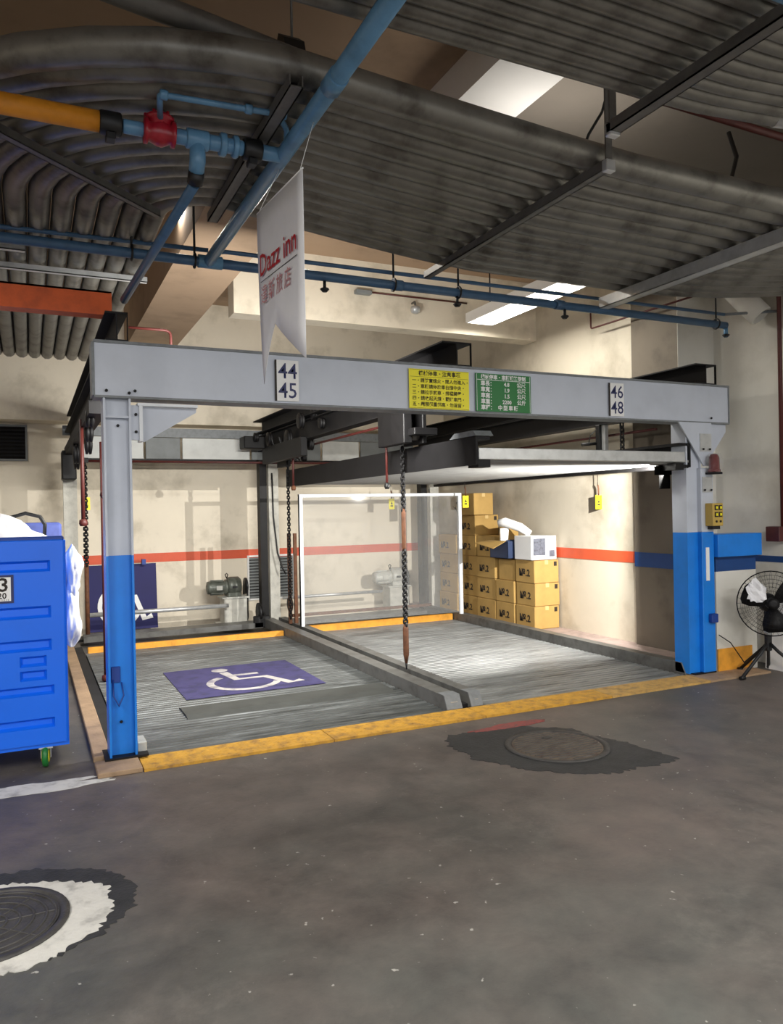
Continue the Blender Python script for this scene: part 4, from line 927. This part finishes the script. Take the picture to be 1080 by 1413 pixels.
for (a, b) in (((5.44, 4.93, 1.42), (5.30, 4.80, 1.58)), ((5.44, 4.93, 1.35), (5.50, 5.02, 1.52)), ((5.44, 4.93, 1.48), (5.36, 4.98, 1.60))): sp.tube([a, b], [0.008, 0.004], 5)
sp.lathe([(0.01, -0.04), (0.035, -0.02), (0.045, 0.01), (0.02, 0.03)], (5.42, 4.90, 1.64), (0, 0, 1), 8)
single(sp, 'dried_sprig', 'dark_steel', 'dark dried sprig standing on the rearmost carton stack', 'plant', (5.45, 4.95, 1.19))

# ------------------------------------------------------------------ wheelchair sign board against back wall
sb = thing('sign_board', 'royal blue wheelchair sign board leaning on the back wall behind left post', 'sign', (0.7, 5.85, 0))
R = Matrix.Translation((0.70, 5.86, 0.0)) @ Matrix.Rotation(math.radians(-6), 4, 'X')
MB().box(-0.46, 0.45, -0.012, 0.012, 0.0, 0.89, mat=R).build('board', 'sign_blue', sb)
wheelchair(R @ Vector((0.0, -0.0135, 0.46)), (1, 0, 0), R.to_3x3() @ Vector((0, 0, 1)), R.to_3x3() @ Vector((0, -1, 0)), 0.95, 'white', sb)
MB().box(0.95, 1.0, 5.80, 5.9, 0.88, 0.95).build('handle', 'bin_dark', sb)

# ------------------------------------------------------------------ blue cart at the left
def panel_recess(mb, x0, x1, y, z0, z1, recs, d=0.028):
    """front panel facing -y with stepped recesses (xa, xb, za, zb)"""
    recs = sorted(recs, key=lambda r: r[2]); z = z0
    def q(a, b, c, e, yy=y): mb.add([(a, yy, c), (b, yy, c), (b, yy, e), (a, yy, e)], [(0, 1, 2, 3)])
    for (xa, xb, za, zb) in recs:
        q(x0, x1, z, za); q(x0, xa, za, zb); q(xb, x1, za, zb)
        yi = y+d; c = 0.016
        q(xa+c, xb-c, za+c, zb-c, yi)
        o = [(xa, y, za), (xb, y, za), (xb, y, zb), (xa, y, zb)]; i = [(xa+c, yi, za+c), (xb-c, yi, za+c), (xb-c, yi, zb-c), (xa+c, yi, zb-c)]
        mb.add(o+i, [(k, (k+1) % 4, 4+(k+1) % 4, 4+k) for k in range(4)])
        z = zb
    q(x0, x1, z, z1)
ct = thing('linen_cart', 'bright blue plastic linen cart on green casters at left edge', 'cart', (-0.9, 0.5, 0))
y0 = 0.12; x1 = -0.225; x0 = -1.75
mb = MB()
panel_recess(mb, x0+0.02, x1-0.018, y0, 0.155, 1.405, [(-1.60, -0.315, 1.216, 1.285), (-1.60, -0.315, 0.931, 1.005), (-1.60, -0.315, 0.73, 0.80), (-0.495, -0.345, 0.635, 0.70), (-0.495, -0.345, 0.550, 0.612), (-1.60, -0.305, 0.457, 0.515), (-1.60, -0.305, 0.254, 0.315)])
# sides, back, rounded corners
mb.add([(x1-0.018, y0, .155), (x1-0.006, y0+.006, .155), (x1, y0+.02, .155), (x1-0.018, y0, 1.405), (x1-0.006, y0+.006, 1.405), (x1, y0+.02, 1.405)], [(0, 1, 4, 3), (1, 2, 5, 4)], True)
mb.box(x1-0.03, x1, y0+0.02, 1.02, 0.155, 1.405); mb.box(x0, x0+0.03, y0+0.02, 1.02, 0.155, 1.405); mb.box(x0, x1, 0.99, 1.02, 0.155, 1.405)
mb.add([(x0+0.02, y0, 1.405), (x1-0.018, y0, 1.405), (x1-0.018, y0+0.03, 1.42), (x0+0.02, y0+0.03, 1.42)], [(0, 1, 2, 3)])
mb.box(x0, x1, y0+0.015, 1.0, 0.13, 0.158)
mb.build('tub', 'bin', ct)
MB().box(x0, x1-0.01, y0+0.012, y0+0.05, 1.405, 1.432, 0.006).build('rim', 'bin_dark', ct)
lp = MB().box(-0.80, -0.52, y0-0.006, y0-0.001, 1.035, 1.205).build('label_plate', 'navy', ct)
MB().box(-0.80, -0.535, y0-0.008, y0-0.006, 1.048, 1.192).build('label_card', 'white', lp)
lettering('13', 0.115, (-0.545, y0-0.0095, 1.108), X, NN, 'ink', lp, 'RIGHT', bold=0.002)
lettering('20', 0.05, (-0.558, y0-0.0095, 1.064), X, NN, 'ink', lp, 'RIGHT', bold=0.001)
for i in range(6): MB().box(-0.60+i*0.010, -0.598+i*0.010, y0-0.0092, y0-0.008, 1.05, 1.06).build('tick', 'ink', lp)
for (x, y) in ((-0.36, 0.17), (-1.6, 0.17), (-0.36, 0.93), (-1.6, 0.93)):
    w = MB().lathe([(0.045, -0.018), (0.066, -0.014), (0.070, 0), (0.066, 0.014), (0.045, 0.018)], (x, y, 0.070), (1, -0.15, 0), 20).build('caster_wheel', 'green_wheel', ct)
    MB().lathe([(0.02, -0.022), (0.042, -0.020), (0.042, 0.020), (0.02, 0.022)], (x, y, 0.070), (1, -0.15, 0), 14).build('hub', 'yellow_hub', w)
    fk = MB(); fk.box(x-0.030, x-0.026, y-0.02, y+0.02, 0.06, 0.135); fk.box(x+0.026, x+0.030, y-0.02, y+0.02, 0.06, 0.135); fk.box(x-0.04, x+0.04, y-0.035, y+0.035, 0.12, 0.130); fk.build('caster_fork', 'bright_steel', ct)
# second cart, farther back
c2 = thing('back_cart', 'faded blue cart top showing behind the bright blue cart', 'cart', (-0.9, 2.9, 0))
MB().box(-1.9, -0.16, 2.6, 3.3, 0.12, 1.50, 0.02).build('tub', material('faded_blue_plastic', (86, 100, 170), 0.5, 0, 0.2, 5), c2)
for (x, y) in ((-0.3, 2.7), (-1.7, 2.7), (-0.3, 3.2), (-1.7, 3.2)):
    MB().lathe([(0.045, -0.018), (0.060, -0.014), (0.060, 0.014), (0.045, 0.018)], (x, y, 0.060), (1, 0, 0), 16).build('caster_wheel', 'black', c2)
# linen bags: lumpy cloth
def lump(label, c, s, seed, name='laundry_bag', droop=0.0):
    rnd = random.Random(seed); n, m = 40, 26; vs = []; fs = []
    ph = [rnd.uniform(0, 6.28) for _ in range(6)]
    for i in range(m+1):
        th = PI*i/m
        for j in range(n):
            a = 2*PI*j/n
            fold = 0.10*abs(math.sin(2.5*a+ph[0]+1.4*th))+0.07*abs(math.sin(5.5*a+ph[1]-2.2*th))-0.09+0.04*math.sin(11*a+7*th+ph[5])
            sag = 1.0+0.22*math.sin(th*3+ph[2])*math.sin(th)
            r = (1+fold*1.5)*sag
            vs.append((c[0]+s[0]*r*max(0.0, math.sin(th))**0.8*math.cos(a), c[1]+s[1]*r*max(0.0, math.sin(th))**0.8*math.sin(a), c[2]+s[2]*(math.cos(th)*(1+0.16*math.sin(ph[4]+2*a)))))
    for i in range(m):
        for j in range(n): fs.append((i*n+j, i*n+(j+1) % n, (i+1)*n+(j+1) % n, (i+1)*n+j))
    return single(MB().add(vs, fs, True), name, 'cloth', label, 'bag', c)
lump('white laundry bag bulging over the top of the bright blue cart', (-0.62, 0.62, 1.42), (0.24, 0.2, 0.14), 3)
lump('white cloth bag drooping down the far right side of blue cart, upper one', (-0.155, 0.86, 1.16), (0.065, 0.10, 0.17), 5)
lump('white cloth bag drooping down the far right side of blue cart, lower one', (-0.165, 0.86, 0.85), (0.06, 0.10, 0.20), 8)
single(MB().tube([(-0.55, 0.7, 1.55), (-0.45, 0.72, 1.58), (-0.36, 0.72, 1.555), (-0.33, 0.7, 1.50), (-0.335, 0.7, 1.42)], 0.012, 8), 'cart_hook', 'black', 'black curved handle sticking up behind the laundry bag', 'handle', (-0.45, 0.7, 1.42))

# ------------------------------------------------------------------ right post controls and fan
rb = thing('warning_beacon', 'red warning beacon wrapped in clear plastic on the right post', 'beacon', (5.15, -0.06, 1.88))
MB().lathe([(0.055, 0), (0.055, 0.02), (0.048, 0.025), (0.045, 0.13), (0.03, 0.16), (0.01, 0.165)], (5.15, -0.09, 1.84), (0, 0, 1), 18).build('lens', 'red_lens', rb)
MB().box(5.10, 5.20, -0.14, -0.03, 1.82, 1.84, 0.004).build('bracket', 'dark_steel', rb)
pv = []; pf = []
for i in range(6):
    for j in range(12):
        a = 2*PI*j/12; r = (0.066, 0.075, 0.07, 0.078, 0.07, 0.05)[i]*(1+0.16*math.sin(3*a+i*2)); pv.append((5.155+r*math.cos(a), -0.09+r*math.sin(a), 1.835+0.035*i))
for i in range(5):
    for j in range(12): pf.append((i*12+j, i*12+(j+1) % 12, (i+1)*12+(j+1) % 12, (i+1)*12+j))
MB().add(pv, pf).build('plastic_wrap', 'glass', rb)
cbx = thing('button_box', 'ochre push-button control box on the right post', 'control box', (5.17, -0.08, 1.36))
MB().box(5.09, 5.22, -0.12, -0.03, 1.355, 1.56, 0.006).build('body', 'button_tan', cbx)
for r_ in range(3):
    for c_ in range(2):
        x = 5.13+c_*0.05; z = 1.52-r_*0.062
        if r_ < 2:
            MB().box(x-0.019, x+0.019, -0.126, -0.12, z-0.022, z+0.022).build('button_plate', 'ink', cbx)
            MB().box(x-0.010, x+0.013, -0.132, -0.126, z-0.012, z+0.012, 0.002).build('button', 'sign_yellow', cbx)
        else: MB().lathe([(0.010, 0), (0.010, 0.008), (0.005, 0.010)], (x, -0.12, z), (0, -1, 0), 10).build('button', 'black', cbx)
MB().box(5.12, 5.21, -0.09, -0.03, 1.325, 1.355).build('cable_gland', 'black', cbx)
# fan
fn = thing('pedestal_fan', 'black pedestal fan with round wire cage at right edge', 'fan', (5.55, -0.35, 0))
fc = Vector((5.47, -0.40, 0.665)); fdir = Vector((-0.62, -0.78, 0.05)).normalized()   # facing the aisle
fu = Vector((0, 0, 1)); fr = fdir.cross(fu).normalized(); fu = fr.cross(fdir)
def ring(mb, h, r, w, n=32):
    mb.tube([fc+fdir*h+(fr*math.cos(2*PI*i/n)+fu*math.sin(2*PI*i/n))*r for i in range(n+1)], w, 4, False)
Rf = 0.285
for (nm, sgn) in (('front_guard', 1), ('rear_guard', -1)):
    mb = MB()
    ring(mb, 0.0, Rf, 0.005)
    for r in (0.25, 0.215, 0.18, 0.145, 0.11, 0.075): ring(mb, sgn*0.07*math.sqrt(max(0, 1-(r/Rf)**2)), r, 0.0011)
    for i in range(36):
        a = 2*PI*i/36; d = fr*math.cos(a)+fu*math.sin(a)
        mb.tube([fc+fdir*sgn*0.07*math.sqrt(max(0, 1-(r/Rf)**2))+d*r for r in (0.05, 0.14, 0.22, 0.265, Rf)], 0.0010, 4, False)
    mb.build(nm, 'dark_steel', fn)
MB().lathe([(0.03, 0.06), (0.05, 0.065), (0.05, 0.075), (0.02, 0.08)], fc, fdir, 16).build('badge', 'dark_steel', fn)
bl = None
for i in range(3):
    a0 = i*2*PI/3+0.4; vs = []; 
    for (r, wd, tw) in ((0.04, 0.03, 0.5), (0.10, 0.075, 0.42), (0.17, 0.10, 0.34), (0.23, 0.10, 0.28), (0.255, 0.06, 0.26)):
        d = fr*math.cos(a0)+fu*math.sin(a0); tn = fdir.cross(d)
        e = (tn*math.cos(tw)+fdir*math.sin(tw))*wd
        for h in (-0.002, 0.002): vs += [fc+d*r-e+fdir*h, fc+d*r+e+fdir*h]
    fs = []
    for k in range(4):
        b = k*4; fs += [(b, b+1, b+5, b+4), (b+2, b+3, b+7, b+6), (b, b+4, b+6, b+2), (b+1, b+5, b+7, b+3)]
    fs += [(0, 1, 3, 2), (16, 17, 19, 18)]
    MB().add(vs, fs, True).build('blade', 'dark_steel', fn)
MB().lathe([(0.045, 0.02), (0.05, -0.02), (0.02, -0.04), (0.03, -0.08), (0.07, -0.09), (0.085, -0.14), (0.075, -0.22), (0.03, -0.25)], fc, fdir, 18).build('motor_housing', 'black', fn)
px, py = fc.x-fdir.x*-0.0+0.10, fc.y+0.12
MB().box(px-0.03, px+0.03, py-0.02, py+0.02, 0.22, 0.66, 0.006).build('upright', 'black', fn)
MB().lathe([(0.03, 0), (0.035, 0.01), (0.035, 0.03), (0.02, 0.04)], (px-0.03, py-0.02, 0.40), (-0.6, -0.8, 0), 10).build('knob', 'bright_steel', fn)
for (dx, dy) in ((-0.36, -0.02), (0.10, -0.34), (0.25, 0.20), (-0.08, 0.24)):
    MB().tube([(px, py, 0.30), (px+dx*0.25, py+dy*0.25, 0.22), (px+dx, py+dy, 0.022)], 0.015, 8).build('leg', 'black', fn)
    MB().tube([(px+dx*0.92, py+dy*0.92, 0.018), (px+dx*1.08, py+dy*1.08, 0.018)], 0.018, 8).build('rubber_foot', 'black', fn)
MB().tube([(px, py, 0.3), (5.45, -0.12, 0.10), (5.35, -0.06, 0.28), (5.22, -0.045, 0.36)], 0.005, 6).build('power_cord', 'dark_steel', fn)
# crumpled cloth behind the fan guard
vs, fs = [], []
rnd = random.Random(11)
for i in range(7):
    for j in range(7):
        s, t_ = (i-3)/3, (j-3)/3
        k = 1-0.25*abs(s*t_)+rnd.uniform(-0.16, 0.16)
        vs.append(fc+fr*(0.14+0.085*s*k)+fu*(0.11+0.105*t_*k)-fdir*(0.0-0.09)+fdir*rnd.uniform(-0.012, 0.012))
for i in range(6):
    for j in range(6): a = i*7+j; fs.append((a, a+1, a+8, a+7))
nV = len(vs); vs += [v-fdir*0.003 for v in vs]; fs += [tuple(x+nV for x in f) for f in fs]
single(MB().add(vs, fs), 'crumpled_rag', 'cloth', 'crumpled white rag stuck to the upper left of the fan cage', 'rag', fc+fu*0.1+fr*0.1)
# white board leaning by the wall
R = Matrix.Translation((5.80, -0.06, 0.0)) @ Matrix.Rotation(math.radians(6), 4, 'Y')
single(MB().box(0, 0.02, -1.1, 0, 0, 0.66, mat=R), 'leaning_board', 'white', 'white board leaning on the wall behind the fan', 'board', (5.8, -0.3, 0))

# ------------------------------------------------------------------ manholes and floor marks
def blob(cx, cy, rx, ry, seed, z, amp=0.12, n=150, ang=0.0, lobes=()):
    rnd = random.Random(seed); ph = [(rnd.uniform(0, 6.28), rnd.uniform(.5, 1)) for _ in range(14)]
    pts = []
    for i in range(n):
        a = 2*PI*i/n; r = 1+amp*sum(w*math.sin((k+2)*a+p)/(1+k*.6) for k, (p, w) in enumerate(ph))
        for (la, lw, lh) in lobes:
            d = (a-la+PI) % (2*PI)-PI; r += lh*math.exp(-(d/lw)**2)
        x, y = rx*r*math.cos(a), ry*r*math.sin(a)
        q_ = 1+rnd.uniform(-0.035, 0.035); x, y = x*q_, y*q_
        pts.append((cx+x*math.cos(ang)-y*math.sin(ang), cy+x*math.sin(ang)+y*math.cos(ang)))
    return MB().prism(pts, 2, 0, z)
def manhole(cx, cy, r, label, cm, rm, pat, loc):
    t = thing('manhole_cover', label, 'manhole', loc)
    ringp = MB().lathe([(r*0.93, 0.0), (r, 0.0), (r*1.06, 0.0), (r*1.06, 0.012), (r*0.95, 0.013), (r*0.95, 0.004), (r*.93, 0.004)], (cx, cy, 0), (0, 0, 1), 48); ringp.build('frame_ring', rm, t)
    mb = MB().lathe([(r*0.92, 0.0), (r*0.92, 0.009)], (cx, cy, 0), (0, 0, 1), 48)
    mb.build('cover', cm, t)
    rb_ = MB()
    if pat == 'rings':
        for q in (0.25, 0.42, 0.59, 0.76, 0.88):
            pts = [(cx+r*q*math.cos(2*PI*i/40), cy+r*q*math.sin(2*PI*i/40), 0.009) for i in range(41)]; rb_.tube(pts, 0.006, 4, False)
        for i in range(8):
            a = i*PI/4; rb_.tube([(cx+r*.1*math.cos(a), cy+r*.1*math.sin(a), .009), (cx+r*.88*math.cos(a), cy+r*.88*math.sin(a), .009)], 0.005, 4, False)
    else:
        for i in range(-7, 8):
            y = i*r*0.12; h = math.sqrt(max(0, (r*.88)**2-y*y))
            rb_.tube([(cx-h, cy+y, .009), (cx+h, cy+y, .009)], 0.006, 4, False)
        rb_.box(cx+r*.0, cx+r*.22, cy+r*.45, cy+r*.52, .009, .016)
    rb_.build('ribs', rm, t)
    return t
m1_ = manhole(2.635, -1.03, 0.315, 'brown round manhole cover ringed by a dark asphalt patch near the decks', 'cast_iron_brown', 'cast_iron', 'bars', (2.635, -1.03, 0))
blob(2.56, -1.03, 0.60, 0.46, 4, 0.003, 0.06, ang=-0.9, lobes=((0.1, .25, .25), (3.2, .3, .12))).build('asphalt_patch', 'asphalt', m1_)
m2_ = manhole(-0.60, -1.765, 0.275, 'dark manhole cover with concentric ribs in white mortar at lower left', 'cast_iron', 'cast_iron', 'rings', (-0.60, -1.765, 0))
blob(-0.56, -1.77, 0.40, 0.36, 9, 0.0035, 0.06).build('mortar_ring', 'mortar_white', m2_)
blob(-0.54, -1.72, 0.47, 0.40, 13, 0.002, 0.05).build('asphalt_patch', 'asphalt', m2_)
tag(blob(2.64, -0.49, 0.27, 0.06, 21, 0.0045, 0.14).build('floor_marking', 'red_mark', None, (0, 0, 0)), 'worn red paint mark on the floor before the yellow strip', 'marking')
struct(blob(-0.55, -0.22, 0.55, 0.09, 33, 0.0015, 0.2), 'trim_15', 'mortar_white')
